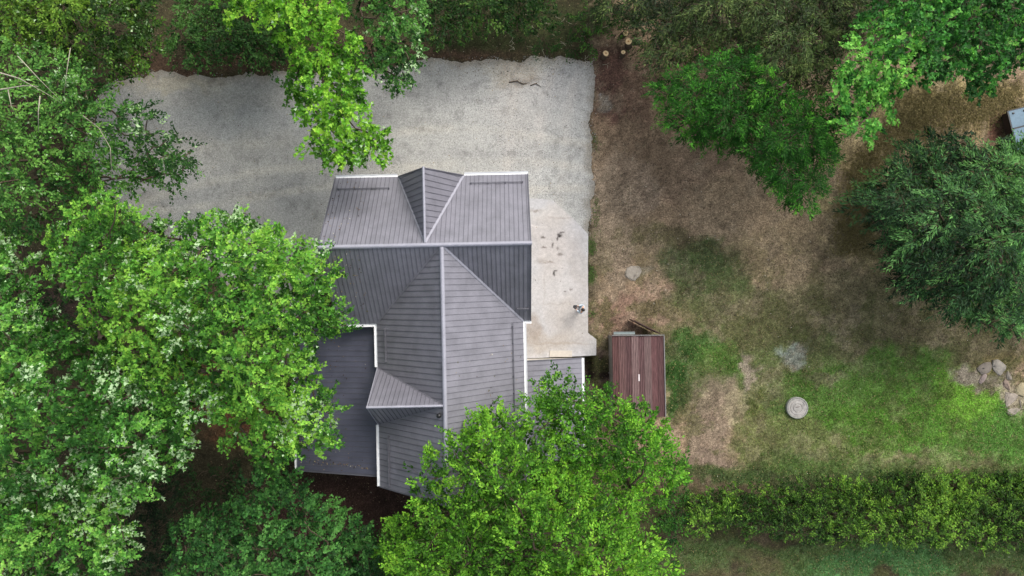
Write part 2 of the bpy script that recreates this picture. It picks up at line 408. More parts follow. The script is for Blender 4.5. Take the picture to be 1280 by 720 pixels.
def gravel_col(x, y):
    px = 640 + x * F / H
    t = np.clip((px - 420) / 240, 0, 1)[:, None]
    col = lin(158, 157, 152) * (1 - t) + lin(170, 170, 166) * t  # base tone darker to the left, painting in tree shade
    st_ = fbm(x + 1.5 * y, y * 7 - .02 * x * x, 7, 4, 71, .6); col = col * (.86 + .28 * st_)[:, None]
    col = blobmix(x, y, col, [(215, 104, 60, 12, (165, 158, 140), .7), (650, 140, 40, 60, (176, 172, 166), .6), (700, 110, 40, 30, (180, 178, 174), .6),
        (560, 120, 60, 14, (160, 160, 158), .4), (300, 150, 120, 18, (150, 153, 153), .5), (640, 95, 30, 14, (166, 156, 138), .6), (600, 82, 60, 8, (176, 172, 160), .6),
        (655, 103, 16, 5, (110, 98, 84), .5), (380, 260, 60, 40, (132, 134, 134), .6), (250, 250, 50, 40, (136, 138, 138), .6),  # lower-left grey patches also paint in tree shade
        (670, 75, 40, 10, (168, 166, 152), .5), (360, 430, 12, 40, (104, 108, 98), .8), (580, 190, 80, 12, (148, 148, 146), .5)], .8)
    for (a0, b0, c0_) in ((9.2, .0055, .22), (7.4, .0062, .22), (5.9, .004, .2)):      # worn wheel tracks sweeping across the yard
        dd_ = np.abs(y - (a0 - b0 * (x + 4) ** 2 + .25 * np.sin(x * .4 + a0))) / c0_
        tr = (np.clip(1.6 - dd_, 0, 1) * .55 * np.clip(fbm(x, y, 1.4, 4, 61) * 2.2 - .5, 0, 1))[:, None]; col = col * (1 - tr) + lin(182, 178, 168) * tr
    for a0 in (-.5, 1.3, 2.9):
        dd_ = np.abs(x - (a0 + .06 * (y - 5) ** 2 * .3 + .15 * np.sin(y))) / .25
        tr = (np.clip(1.6 - dd_, 0, 1) * .4 * np.clip(fbm(x, y, 1.2, 4, 65) * 2.2 - .5, 0, 1))[:, None]; col = col * (1 - tr) + lin(188, 182, 174) * tr
    dk = np.clip((fbm(x, y, .5, 4, 88, .7) - .6) / .08, 0, 1)[:, None] * .22
    ed_ = np.clip(1 - edgedist(x, y, gpoly) / .5 + (fbm(x, y, .4, 3, 89) - .5) * 1.2, 0, 1)[:, None] * .55
    col = col * (1 - ed_) + lin(120, 110, 92) * ed_
    return col * (.86 + .28 * fbm(x, y, .8, 4, 8, .7))[:, None] * (1 - dk)
sheet('gravel_yard', gpoly, gravel_col, .02, .06, M['gravel'], .16, 'structure', 1)
PAD = [(630, 247), (662, 248), (690, 250), (715, 272), (735, 293), (735, 416), (745, 424), (745, 444), (655, 448), (630, 448)]
ppoly = ragged(PAD, .05, .2, 9)
def pad_col(x, y):
    col = np.tile(lin(180, 179, 180), (len(x), 1))
    col = blobmix(x, y, col, [(700, 350, 30, 50, (186, 181, 177), .5), (680, 430, 50, 16, (160, 150, 138), .6), (665, 410, 14, 18, (150, 138, 126), .6),
        (715, 400, 26, 30, (172, 164, 156), .5), (685, 268, 24, 14, (188, 184, 178), .6), (725, 330, 12, 40, (164, 156, 150), .4), (690, 300, 30, 40, (182, 174, 168), .5)], .6)
    col = blobmix(x, y, col, [(700, 293, 3.2, 2.6, (40, 34, 32), .95), (703, 289, 3, 1.2, (60, 52, 50), .9), (697, 298, 1.5, 3, (60, 52, 50), .9), (680, 297, 3, 1.5, (84, 76, 70), .8), (680, 310, 4, 1.3, (96, 86, 80), .8), (692, 307, 1.1, 4, (76, 70, 66), .8), (701, 318, 4, 1.4, (100, 92, 86), .7),
        (684, 327, 7, 1, (120, 110, 100), .7), (691, 340, 1.2, 3, (50, 46, 44), .9), (693, 337, 2.4, 1, (60, 54, 50), .9), (705, 364, 2, 1.2, (70, 62, 60), .85), (712, 362, 2, 1.2, (110, 100, 96), .7), (700, 272, 18, .8, (150, 140, 132), .5), (672, 285, 14, .8, (206, 202, 196), .5), (690, 380, 30, .8, (150, 142, 134), .4), (700, 430, 40, 1.5, (146, 136, 124), .45), (680, 360, 1, 26, (152, 144, 136), .35),
        (676, 325, 7, 4, (150, 142, 134), .5), (697, 312, 1.4, 2.4, (90, 84, 80), .6), (668, 262, 2, 1.5, (90, 84, 80), .7), (665, 262, 12, 2, (160, 152, 144), .5)], .2)
    return col * (.93 + .14 * fbm(x, y, .5, 4, 18, .7))[:, None]
sheet('concrete_pad', ppoly, pad_col, .07, .12, M['concrete'], .065, 'structure', 2)
st = MB()
a, b = P(687, 438), P(715, 446)
st.box((a.x, b.y, .072), (b.x, a.y, .12)); o = st.build('concrete_doorstep', mat_plain('pale_concrete', tuple(lin(188, 182, 172)), .9, var=.1), bevel=.01)
tag(o, 'low pale concrete step between the slab and the small lean-to roof', 'doorstep')

# ------------------------------------------------------------------ house
TH = R(1.2)
cw = P(552, 306, 8.5)
house = thing('house', 'detached house with steep dark grey ribbed metal roof and white gutters', 'house', (cw.x, cw.y, 0), TH)
ZE, ZR, HW = 5.0, 8.5, 3.81
def zs(d): return ZE + (HW - abs(d)) / HW * (ZR - ZE)     # height on a main slope, d from its ridge
XW, XE, YS = -5.8, 4.2, -12.28
rngp = random.Random(4)

def slope(poly, spacing=.22, mat='roof', name='roof_slope', thick=.07, phase=.5, skip_every=0):
    """a pitched plane in house coordinates, with raised folded seams running down it"""
    poly = [Vector(p) for p in poly]
    nrm = Vector((0, 0, 0))
    for i in range(1, len(poly) - 1): nrm += (poly[i] - poly[0]).cross(poly[i + 1] - poly[0])
    nrm.normalize()
    if nrm.z < 0: nrm = -nrm; poly = poly[::-1]
    down = (Vector((0, 0, -1)) - nrm * nrm.dot(Vector((0, 0, -1)))).normalized(); side = nrm.cross(down)
    tris = tessellate_polygon([poly]); n = len(poly)
    V = poly + [p - Vector((0, 0, thick)) for p in poly]
    Fc = [tuple(t) for t in tris]
    Fc = [f if (poly[f[1]] - poly[f[0]]).cross(poly[f[2]] - poly[f[0]]).dot(nrm) > 0 else f[::-1] for f in Fc]
    Fb = [tuple(i + n for i in f[::-1]) for f in Fc]
    Fs = [((i + 1) % n, i, i + n, (i + 1) % n + n) for i in range(n)]
    me = pymesh(name, V, Fc + Fb + Fs); o = link(name, me, M[mat], house)
    uv = [((p - poly[0]).dot(side), (p - poly[0]).dot(down)) for p in poly]
    us = [q[0] for q in uv]; mb = MB(); u = min(us) + spacing * phase
    while u < max(us) - .03:
        hits = []
        for i in range(n):
            (u0, v0), (u1, v1) = uv[i], uv[(i + 1) % n]
            if (u0 > u) != (u1 > u): hits.append(v0 + (v1 - v0) * (u - u0) / (u1 - u0))
        hits.sort()
        for j in range(0, len(hits) - 1, 2):
            if hits[j + 1] - hits[j] < .12: continue
            p = poly[0] + side * u + down * (hits[j] + .03); q = poly[0] + side * u + down * (hits[j + 1] - .005)
            mb.bar(p, q, .017, .028, nrm, -.004)
        u += spacing
    mb.build('seam', M['seam'], o, kind='stuff')
    return o
def zz(x, y, ridge='x'): return (x, y, zs(y) if ridge == 'x' else zs(x))
DX0, DX1, DXM, DZ = -2.52, .85, -.80, 8.38
yd = HW * (1 - (DZ - ZE) / (ZR - ZE))
S1 = .22; S2 = .285
slope([(XW, HW, ZE), (DX0, HW, ZE), (DXM, yd, DZ), (DX1, HW, ZE), (XE, HW, ZE), (XE, 0, ZR), (XW, 0, ZR)], S1)
slope([(DX0, HW, ZE), (DXM, HW - .16, DZ), (DXM, yd, DZ)], S2)
slope([(DX1, HW, ZE), (DXM, HW - .16, DZ), (DXM, yd, DZ)], S2)
slope([(XW, 0, ZR), (0, 0, ZR), (-HW, -HW, ZE), (XW, -HW, ZE)], S1)
slope([(0, 0, ZR), (XE, 0, ZR), (XE, -HW, ZE), (HW, -HW, ZE)], S1)
GY, GH = -7.57, 1.48
slope([(0, 0, ZR), (0, GY, ZR), (-HW, GY + GH, ZE), (-HW, -HW, ZE)], S2)
slope([(0, GY, ZR), (0, YS, ZR), (-HW, YS, ZE), (-HW, GY - GH, ZE)], S2)
slope([(-HW, GY + GH, ZE), (-3.66, GY, ZR - .02), (0, GY, ZR - .02)], S1)
slope([(-HW, GY - GH, ZE), (-3.66, GY, ZR - .02), (0, GY, ZR - .02)], S1)
slope([(0, 0, ZR), (0, YS, ZR), (HW, YS, ZE), (HW, -HW, ZE)], S2)
AX, AZ0, AZ1, AY0, AY1 = -8.8, 2.8, 4.4, -3.72, -11.92
slope([(-3.5, AY0, AZ1 + .1), (-3.5, AY1, AZ1 + .1), (AX, AY1, AZ0), (AX, AY0, AZ0)], S2, 'roof_shaded')['label'] = 'low lean-to roof slope on the west side'
EX, EY0, EY1 = 7.05, -6.06, -11.6
slope([(3.45, EY0, 3.7), (3.45, EY1, 3.7), (EX, EY1, 2.6), (EX, EY0, 2.6)], S2)['label'] = 'small lean-to roof slope on the east side'

def cap(p, q, wd=.16, name='ridge_cap', mat='cap', h=.035):
    """folded steel cap: a shallow inverted V along p-q"""
    p, q = Vector(p), Vector(q); d = (q - p).normalized(); s_ = d.cross(Vector((0, 0, 1))).normalized(); mb = MB()
    prof = [(-wd / 2, -h), (-wd / 4, h * .55), (0, h), (wd / 4, h * .55), (wd / 2, -h)]
    V = [e + s_ * a + Vector((0, 0, b + .04)) for e in (p, q) for (a, b) in prof]
    n = len(prof)
    mb.add(V, [(i, i + 1, i + 1 + n, i + n) for i in range(n - 1)] + [tuple(range(n - 1, -1, -1)), tuple(range(n, 2 * n)), (0, n, 2 * n - 1, n - 1)])
    return mb.build(name, M[mat], house)
cap((XW - .04, 0, ZR), (XE + .05, 0, ZR), .2)
cap((0, -.1, ZR), (0, YS - .04, ZR), .2)
cap((DXM, HW - .1, DZ), (DXM, .12, DZ), .13)
cap((-3.7, GY, ZR - .02), (-.1, GY, ZR - .02), .13)
def flash(p, q, wd=.13, mat='cap', name='valley_flashing'):
    mb = MB(); mb.bar(Vector(p) + Vector((0, 0, .015)), Vector(q) + Vector((0, 0, .015)), wd, .035, Vector((0, 0, 1)), 0); return mb.build(name, M[mat], house)
flash((DX0, HW, ZE), (DXM, yd, DZ), .07); flash((DX1, HW, ZE), (DXM, yd, DZ), .15)
flash((-HW, -HW, ZE), (0, 0, ZR), .05, 'roof'); flash((HW, -HW, ZE), (0, 0, ZR), .10)
flash((-HW, GY + GH, ZE), (0, GY, ZR), .05, 'roof'); flash((-HW, GY - GH, ZE), (0, GY, ZR), .05, 'roof')
def verge(p, q, mat='seam'):
    mb = MB(); mb.bar(p, q, .05, .09, Vector((0, 0, 1)), -.04); return mb.build('verge_trim', M[mat], house)
for s_ in (1, -1):
    verge((XW, s_ * HW, ZE), (XW, 0, ZR)); verge((XE, s_ * HW, ZE), (XE, 0, ZR)); verge((s_ * HW, YS, ZE), (0, YS, ZR))
verge((-3.66, GY, ZR - .02), (-HW, GY + GH, ZE), 'cap'); verge((-3.66, GY, ZR - .02), (-HW, GY - GH, ZE), 'cap')
verge((DXM, HW - .16, DZ), (DX0, HW, ZE)); verge((DXM, HW - .16, DZ), (DX1, HW, ZE))
verge((AX, AY1, AZ0), (-3.9, AY1, AZ1)); verge((EX, EY0, 2.6), (3.9, EY0, 3.57))

def gutter(pts, name='gutter', r=.085):
    """open half-round channel along a polyline at constant height"""
    pts = [Vector(p) for p in pts]; mb = MB(); prof = []
    for k in range(7):
        t = math.pi * k / 6; prof.append((-math.cos(t) * r, -math.sin(t) * r * .8))
    for k in range(6, -1, -1):
        t = math.pi * k / 6; prof.append((-math.cos(t) * (r - .012), -math.sin(t) * (r * .8 - .012)))
    n = len(prof); base = []
    for i, p in enumerate(pts):
        d0 = (p - pts[i - 1]).normalized() if i else (pts[1] - p).normalized()
        d1 = (pts[i + 1] - p).normalized() if i < len(pts) - 1 else d0
        m = (d0 + d1).normalized(); s_ = m.cross(Vector((0, 0, 1))); sc = 1 / max(.5, m.dot(d0))
        base.append([p + s_ * a * sc + Vector((0, 0, b)) for a, b in prof])
    V = [v for ring in base for v in ring]
    Fc = [(i * n + k, i * n + (k + 1) % n, (i + 1) * n + (k + 1) % n, (i + 1) * n + k) for i in range(len(pts) - 1) for k in range(n)]
    Fc += [tuple(range(n)), tuple(reversed(range((len(pts) - 1) * n, len(pts) * n)))]
    mb.add(V, Fc); return mb.build(name, M['white'], house)
gz = ZE - .02; go = HW + .07
gutter([(XW, go, gz), (DX0 - .05, go, gz)]); gutter([(DX1 + .05, go, gz), (XE + .03, go, gz)])
gutter([(XW, -go, gz), (-go, -go, gz), (-go, GY + GH + .02, gz)])
gutter([(-go, GY - GH - .02, gz), (-go, YS, gz)])
gutter([(XE + .04, -go, gz), (go, -go, gz), (go, YS, gz)])
gutter([(AX - .07, AY0, AZ0 - .02), (AX - .07, AY1, AZ0 - .02)], r=.075)
gutter([(EX + .07, EY0, 2.58), (EX + .07, EY1, 2.58)], r=.075)
def downpipe(x, y, zt):
    mb = MB(); mb.tube([(x, y, zt), (x, y, zt - .3), (x * .97, y, zt - .6), (x * .97, y, .25), (x, y, .15)], .045, 8); return mb.build('downpipe', M['white'], house, True)
downpipe(XE - .1, go, gz - .06); downpipe(AX - .07, AY1 + .2, AZ0 - .08); downpipe(EX + .07, EY1 + .2, 2.5)

def guard(p, q, nrm):
    """snow guard: a rail on small brackets"""
    p, q, nrm = Vector(p), Vector(q), Vector(nrm).normalized(); mb = MB(); L = (q - p).length; n = max(2, int(L / .8))
    mb.tube([p + nrm * .12, q + nrm * .12], .018, 6); mb.tube([p + nrm * .06, q + nrm * .06], .014, 6)
    for i in range(n + 1):
        c = p.lerp(q, .02 + .96 * i / n); mb.bar(c, c + nrm * .14, .03, .03, (q - p))
    return mb.build('snow_guard', M['seam'], house)
s45 = (ZR - ZE) / HW
yg = 3.06
guard((XW + .25, yg, zs(yg)), (DX0 - .35, yg, zs(yg)), (0, s45, 1)); guard((DX1 + .35, yg + .2, zs(yg + .2)), (XE - .25, yg + .2, zs(yg + .2)), (0, s45, 1))
guard((-3.2, -4.0, zs(3.2)), (-3.2, -5.75, zs(3.2)), (-s45, 0, 1)); guard((-3.15, -9.5, zs(3.15)), (-3.15, -12.1, zs(3.15)), (-s45, 0, 1))
guard((3.2, -3.9, zs(3.2)), (3.2, -11.9, zs(3.2)), (s45, 0, 1)); guard((3.5, -3.1, zs(3.1)), (4.1, -3.1, zs(3.1)), (0, -s45, 1))
vp = MB(); vp.tube([(-.28, -8.0, ZR - .35), (-.28, -8.0, ZR + .12)], .07, 12); vp.lathe([(.11, 0), (.12, .03), (.05, .09), (.01, .1)], 12, (-.28, -8.0, ZR + .12))
vp.build('vent_pipe', M['black'], house, True)

# walls
def prism(poly, z0, z1f, name='wall', mat='render'):
    n = len(poly); V = [Vector((x, y, z0)) for x, y in poly] + [Vector((x, y, z1f(x, y))) for x, y in poly]
    mb = MB(); mb.add(V, [tuple(range(n - 1, -1, -1)), tuple(range(n, 2 * n))] + [(i, (i + 1) % n, (i + 1) % n + n, i + n) for i in range(n)])
    return mb.build(name, M[mat], house)
u_ = .14
def gable_walls(x0, x1, hw, axis_):
    """gabled box with its top following the underside of the roof"""
    prof = [(-hw, 0), (hw, 0), (hw, zs(hw) - u_), (0, ZR - u_), (-hw, zs(hw) - u_)]
    V = [((e, a, z) if axis_ == 'x' else (a, e, z)) for e in (x0, x1) for a, z in prof]; n = 5
    mb = MB(); mb.add(V, [tuple(range(n)), tuple(range(2 * n - 1, n - 1, -1))] + [(i, (i + 1) % n, (i + 1) % n + n, i + n) for i in range(n)])
    o = mb.build('wall', M['render'], house)
    bm = bmesh.new(); bm.from_mesh(o.data); bmesh.ops.recalc_face_normals(bm, faces=bm.faces); bm.to_mesh(o.data); bm.free()
gable_walls(XW + .35, XE - .35, HW - .4, 'x'); gable_walls(-2.0, YS + .4, HW - .42, 'y')
def dormer(tri, depth):   # tri: three base points, thick along depth
    V = [Vector(p) for p in tri] + [Vector(p) + Vector(depth) for p in tri]
    mb = MB(); mb.add(V, [(0, 1, 2), (5, 4, 3), (0, 3, 4, 1), (1, 4, 5, 2), (2, 5, 3, 0)]); mb.build('gable_wall', M['render'], house)
dormer([(DX0 + .15, HW - .42, ZE - .1), (DX1 - .15, HW - .42, ZE - .1), (DXM, HW - .42, DZ - .25)], (0, -.2, 0))
dormer([(-HW + .42, GY + GH - .15, ZE - .1), (-HW + .42, GY - GH + .15, ZE - .1), (-HW + .42, GY, ZR - .3)], (.2, 0, 0))
prism([(AX + .3, AY0 - .1), (AX + .3, AY1 + .3), (-3.5, AY1 + .3), (-3.5, AY0 - .1)][::1], 0, lambda x, y: AZ0 + (x - AX) / 5.3 * 1.7 - .12)
prism([(3.5, EY0 - .25), (3.5, EY1 + .3), (EX - .3, EY1 + .3), (EX - .3, EY0 - .25)], 0, lambda x, y: 3.7 - (x - 3.45) / 3.6 * 1.1 - .12)
def window(c, ax, wd=1.1, ht=1.3):
    """c centre on the wall face, ax outward axis"""
    c = Vector(c); out = Vector(ax); s_ = Vector((0, 0, 1)).cross(out); rot = Matrix((s_, out, Vector((0, 0, 1)))).transposed().to_4x4(); rot.translation = c
    mb = MB()
    for (a, b) in (((-wd / 2, -.02, -ht / 2), (-wd / 2 + .07, .05, ht / 2)), ((wd / 2 - .07, -.02, -ht / 2), (wd / 2, .05, ht / 2)), ((-wd / 2 + .07, -.02, ht / 2 - .07), (wd / 2 - .07, .048, ht / 2)),
                   ((-wd / 2 + .07, -.02, -ht / 2), (wd / 2 - .07, .048, -ht / 2 + .07)), ((-.025, -.02, -ht / 2 + .07), (.025, .045, ht / 2 - .07))): mb.box(a, b, rot)
    f = mb.build('window', M['white'], house)
    g = MB(); g.box((-wd / 2 + .07, -.01, -ht / 2 + .07), (-.025, .012, ht / 2 - .07), rot); g.box((.025, -.01, -ht / 2 + .07), (wd / 2 - .07, .012, ht / 2 - .07), rot); g.build('pane', M['glass'], f)
    s2 = MB(); s2.box((-wd / 2 - .05, 0, -ht / 2 - .05), (wd / 2 + .05, .16, -ht / 2 - .005), rot); s2.build('sill', M['cap'], f)
for x in (-4.2, -.8, 2.4): window((x, HW - .4, 1.6), (0, 1, 0)); 
for x in (-4.2, 2.4): window((x, HW - .4, 3.9), (0, 1, 0), 1.0, .9)
window((DXM, HW - .42, 6.1), (0, 1, 0), .9, 1.1); window((XE - .35, 1.5, 1.6), (1, 0, 0)); window((XE - .35, 0, 6.0), (1, 0, 0)); window((HW - .42, -9, 4.2), (1, 0, 0), 1, .8)
window((XW + .35, 0, 6.0), (-1, 0, 0)); window((0, YS + .4, 6.0), (0, -1, 0)); window((-1.8, YS + .4, 1.7), (0, -1, 0))
dm = MB(); dm.box((HW - .44, -5.4, .1), (HW - .36, -4.45, 2.15)); d_o = dm.build('door', M['door'], house)
dh = MB(); dh.tube([(HW - .32, -4.6, 1.05), (HW - .32, -4.72, 1.05)], .012, 6); dh.build('handle', M['cap'], d_o)

# ------------------------------------------------------------------ maroon shed
sc_ = P(798, 470, 2.0)
shed = thing('shed', 'weathered maroon sheet-metal shed standing open at its north end', 'shed', (sc_.x, sc_.y, 0), TH)
SW, SL = 1.41, 2.25; zl, zr = 1.75, 2.25
sheetm = []
for k, c in enumerate([(88, 60, 58), (100, 74, 72), (84, 60, 60), (116, 94, 92), (92, 68, 68), (104, 84, 82), (96, 66, 66), (84, 58, 58)]):
    sheetm.append(mat_plain('maroon_rusted_sheet', tuple(lin(*c)), .65, var=.6, scale=3, stretch=(11, .7, 1), spec=.3))
rr = random.Random(3); ns = 8
for k in range(ns):
    x0 = -SW + 2 * SW * k / ns; x1 = -SW + 2 * SW * (k + 1) / ns
    z = lambda x: zl + (x + SW) / (2 * SW) * (zr - zl)
    mb = MB(); nseg = 8; lift = .012 * (k % 2); ya, yb = -SL - rr.uniform(0, .05), SL + rr.uniform(-.03, .06)
    if k > 4: ripple = .006
    else: ripple = .02
    top = []
    for i in range(nseg + 1):
        x = x0 + (x1 + .02 - x0) * i / nseg; top.append((x, z(x) + lift + (ripple if i % 2 else 0)))
    V = [(x, y, q - t) for t in (0, .012) for y in (ya, yb) for x, q in top]; n = nseg + 1
    Fc = [(i, i + 1, n + i + 1, n + i) for i in range(nseg)] + [(2 * n + i + 1, 2 * n + i, 3 * n + i, 3 * n + i + 1) for i in range(nseg)]
    Fc += [(i + 1, i, 2 * n + i, 2 * n + i + 1) for i in range(nseg)] + [(n + i, n + i + 1, 3 * n + i + 1, 3 * n + i) for i in range(nseg)] + [(0, n, 3 * n, 2 * n), (nseg, 2 * n + nseg, 3 * n + nseg, n + nseg)]
    mb.add(V, Fc); mb.build('roof_sheet', sheetm[k], shed)
M['maroon'] = sheetm[0]; M['rim'] = mat_plain('grey_edge_strip', tuple(lin(120, 118, 116)), .6, var=.3, scale=12)
def sbox(name, a, b, mat): mb = MB(); mb.box(a, b); return mb.build(name, M[mat], shed)
sbox('wall', (-SW + .04, -SL + .08, 0), (-SW + .10, SL - .05, zl - .02), 'rim'); sbox('wall', (SW - .10, -SL + .08, 0), (SW - .04, SL - .05, zr - .04), 'maroon'); sbox('wall', (-SW + .1, -SL + .08, 0), (SW - .1, -SL + .14, zl), 'maroon')
mb = MB()
for i in range(5): mb.bar((-SW + .02, SL - .2 - i * 1.05, 0.02), (-SW + .02, SL - .2 - i * 1.05, zl - .03), .05, .05, Vector((0, 1, 0)))
mb.bar((-SW + .02, SL - .05, zl - .09), (-SW + .02, -SL + .05, zl - .09), .04, .07); mb.build('side_frame', M['rim'], shed)
mb = MB(); mb.bar((-SW - .01, SL + .05, zl + .04), (SW + .03, SL + .05, zr + .05), .05, .05); mb.build('front_rail', M['rim'], shed)
mb = MB(); mb.bar((SW + .02, SL + .02, zr + .02), (SW + .02, -SL - .04, zr + .02), .05, .05); mb.build('edge_strip', M['rim'], shed)
# half door standing open, and a pale sheet leaning in the doorway
dr = MB(); a = Vector((SW - .12, SL + .1, 0)); b = Vector((-.15, SL + .86, 0))
dd = (b - a).normalized(); dn = Vector((0, 0, 1)).cross(dd)
for k in range(7):
    p = a + (b - a) * (k / 7 + .004); q = a + (b - a) * ((k + 1) / 7 - .004); bd = MB(); bd.bar(Vector((p.x, p.y, .08)), Vector((q.x, q.y, .08)), .03, 1.92 + .03 * (k % 2)); 
    if k == 0: door = bd.build('door', M['dark_wood'], shed)
    else: bd.build('board', M['dark_wood'], door)
for h_ in (.3, 1.75):
    fb = MB(); fb.bar(Vector((a.x, a.y, h_)) - dn * .035, Vector((b.x, b.y, h_)) - dn * .035, .03, .09); fb.build('brace', M['dark_wood'], door)
M['pane'] = mat_plain('dull_greenish_grey_sheet', tuple(lin(136, 148, 146)), .35, var=.15, scale=5)
mb = MB(); mb.bar((-SW + .12, SL + .17, zl - .12), (-.12, SL + .17, zl + .1), .16, .02); pn = mb.build('door_panel', M['pane'], shed)
mb = MB(); mb.bar((-SW + .12, SL + .09, zl - .1), (-.12, SL + .09, zl + .12), .02, .03); mb.bar((-SW + .12, SL + .25, zl - .1), (-.12, SL + .25, zl + .12), .02, .03); mb.build('frame', M['rim'], pn)
mb = MB(); mb.box((-.02, -.28, z(0) + .035), (.07, .1, z(0) + .055)); mb.build('patch', mat_plain('pale_patch', tuple(lin(200, 190, 190)), .6), shed, bevel=.008)

# hut roof at the right edge
hc = P(1276, 158, .7)
hut = thing('storage_box', 'low storage box with pale blue sheet lid at the right edge under branches', 'box', (hc.x + .55, hc.y, -1.2), R(14))
M['blue'] = mat_plain('faded_blue_sheet', tuple(lin(92, 120, 138)), .5, var=.18, scale=5)
for y0, y1, zo in ((.14, 1.15, 0), (-1.3, .08, 0.0)):
    mb = MB(); mb.box((-1.05, y0, 1.88 + zo), (1.1, y1, 1.93 + zo)); mb.build('lid_panel', M['blue'], hut, bevel=.02)
mb = MB(); mb.box((-1.0, .07, 1.86), (1.05, .15, 1.945)); mb.build('joint_strip', M['black'], hut)
mb = MB(); mb.box((-.98, -1.25, 1.1), (1.02, 1.1, 1.875)); mb.build('wall', M['dark_wood'], hut)
mb = MB(); mb.bar((-1.09, -1.3, 1.84), (-1.09, 1.18, 1.84), .07, .1); mb.bar((-1.05, 1.18, 1.84), (1.1, 1.18, 1.84), .05, .1); mb.build('fascia', M['black'], hut)
for kx in (-.8, -.15):
    mb = MB(); mb.lathe([(.06, 0), (.06, .03), (.02, .04)], 12, (kx, .98, 1.932)); mb.build('fixing_knob', M['black'], hut)

# ------------------------------------------------------------------ well lid
wl = P(997, 510, .18)
well = thing('well_cover', 'round grey concrete well cover set in the patchy lawn', 'well cover', (wl.x, wl.y, 0))
M['lid'] = mat_plain('pale_grey_concrete', tuple(lin(146, 146, 138)), .9, var=.3, scale=7, bump=.01)
mb = MB(); mb.lathe([(.64, -.1), (.64, .16), (.62, .19), (.56, .19), (.55, .15)], 48); mb.build('rim', M['lid'], well, True)
mb = MB(); mb.lathe([(.54, .1), (.54, .17), (.46, .18), (.45, .155), (.41, .155), (.40, .185), (.28, .19), (.27, .165), (.24, .165), (.23, .195), (.02, .2)], 48); mb.build('lid', mat_plain('pale_stained_concrete', tuple(lin(160, 156, 150)), .9, var=.4, scale=4), well)
mb = MB(); mb.tube([(-.1, .05, .19), (-.1, .05, .24), (.1, .09, .24), (.1, .09, .19)], .012, 6); mb.build('handle', M['dark_wood'], well)

# ------------------------------------------------------------------ cut stumps
STUMPS = [(782, 41.5, .17, .7, (.1, -.15), 'smallest-but-one cut log at the back of the pile beside the largest', 'sawn log end farthest from the driveway, just behind the largest one'),
          (785.7, 51.8, .21, .55, (-.12, .1), '', 'largest of the pale sawn log ends at the yard edge'),
          (757.3, 66.7, .19, .4, (.12, .1), '', 'oval sawn log end nearest the driveway corner'),
          (779, 65.3, .14, .4, (0, .1), '', 'smallest of the sawn log ends, with a cracked dark heart')]
for (px, py, r, h, t, _, lab) in STUMPS:
    p = P(px, py, h); lo = p - Vector((t[0] * .8, t[1] * .8, 0)); e = thing('cut_log', lab, 'log', (lo.x, lo.y, 0), 0, 'freshly sawn log ends beside the driveway')
    top = Vector((p.x - lo.x, p.y - lo.y, h)); ax = (top - Vector((0, 0, -.1))).normalized()
    mb = MB(); mb.tube([(0, 0, -.1), top * .5, top], [r * 1.12, r * 1.02, r], 14); mb.build('bark', M['bark'], e, True)
    rn = random.Random(int(px)); q = ax.to_track_quat('Z', 'Y').to_matrix().to_4x4(); q.translation = top + ax * .004
    def disc(rr_, name, mat, zo):
        mb = MB(); V = [q @ Vector((rr_ * (1 + rn.uniform(-.06, .06)) * math.cos(2 * math.pi * k / 16), rr_ * .95 * (1 + rn.uniform(-.06, .06)) * math.sin(2 * math.pi * k / 16), zo)) for k in range(16)]
        V2 = [v + ax * .006 for v in V]; mb.add(V + V2, [tuple(range(16, 32)), tuple(range(15, -1, -1))] + [(k, (k + 1) % 16, (k + 1) % 16 + 16, k + 16) for k in range(16)]); return mb.build(name, mat, e)
    disc(r * .93, 'cut_face', M['cutwood'], 0); disc(r * .28, 'heartwood', M['cutcore'], .007)

# ------------------------------------------------------------------ stones
def rock(name, px, py, rx, ry, h, c, label, seed, rz=0, cat='stone', group=None):
    rg = np.random.default_rng(seed); bm = bmesh.new()
    for q in rg.normal(0, 1, (15, 3)):
        q = q / np.linalg.norm(q) * rg.uniform(.8, 1.1); bm.verts.new((q[0], q[1], q[2]))
    h_ = bmesh.ops.convex_hull(bm, input=bm.verts); bmesh.ops.delete(bm, geom=[g for g in h_['geom_interior'] if isinstance(g, bmesh.types.BMVert)], context='VERTS')
    bmesh.ops.bevel(bm, geom=bm.edges[:], offset=.09, segments=2, affect='EDGES'); bmesh.ops.triangulate(bm, faces=bm.faces[:])
    bmesh.ops.subdivide_edges(bm, edges=bm.edges[:], cuts=2); bmesh.ops.triangulate(bm, faces=bm.faces[:])
    V = np.array([v.co[:] for v in bm.verts]); bm.verts.index_update()
    V = V * (.86 + .28 * fbm(V[:, 0] + 3 * V[:, 2] + seed, V[:, 1] - 2 * V[:, 2], .35, 4, seed, .6))[:, None]; V[:, 0] *= rx * 1.2; V[:, 1] *= ry * 1.2; V[:, 2] = np.maximum(V[:, 2], -.5) * h * .75
    T_ = np.array([[v.index for v in f.verts] for f in bm.faces]); bm.free()
    col = lin(*c) * (.75 + .5 * fbm(V[:, 0] * 6, V[:, 1] * 6, 1.5, 4, seed + 3, .6))[:, None]
    o = link(name, npmesh(name, V, T_, col, True), M['stone']); p = P(px, py); o.location = (p.x, p.y, -.02); o.rotation_euler = (0, 0, rz)
    return tag(o, label, cat, group)
rock('flat_stone', 796, 341, .62, .42, .07, (158, 150, 138), 'pale flat stone sunk in the brown soil east of the slab', 5, .2)
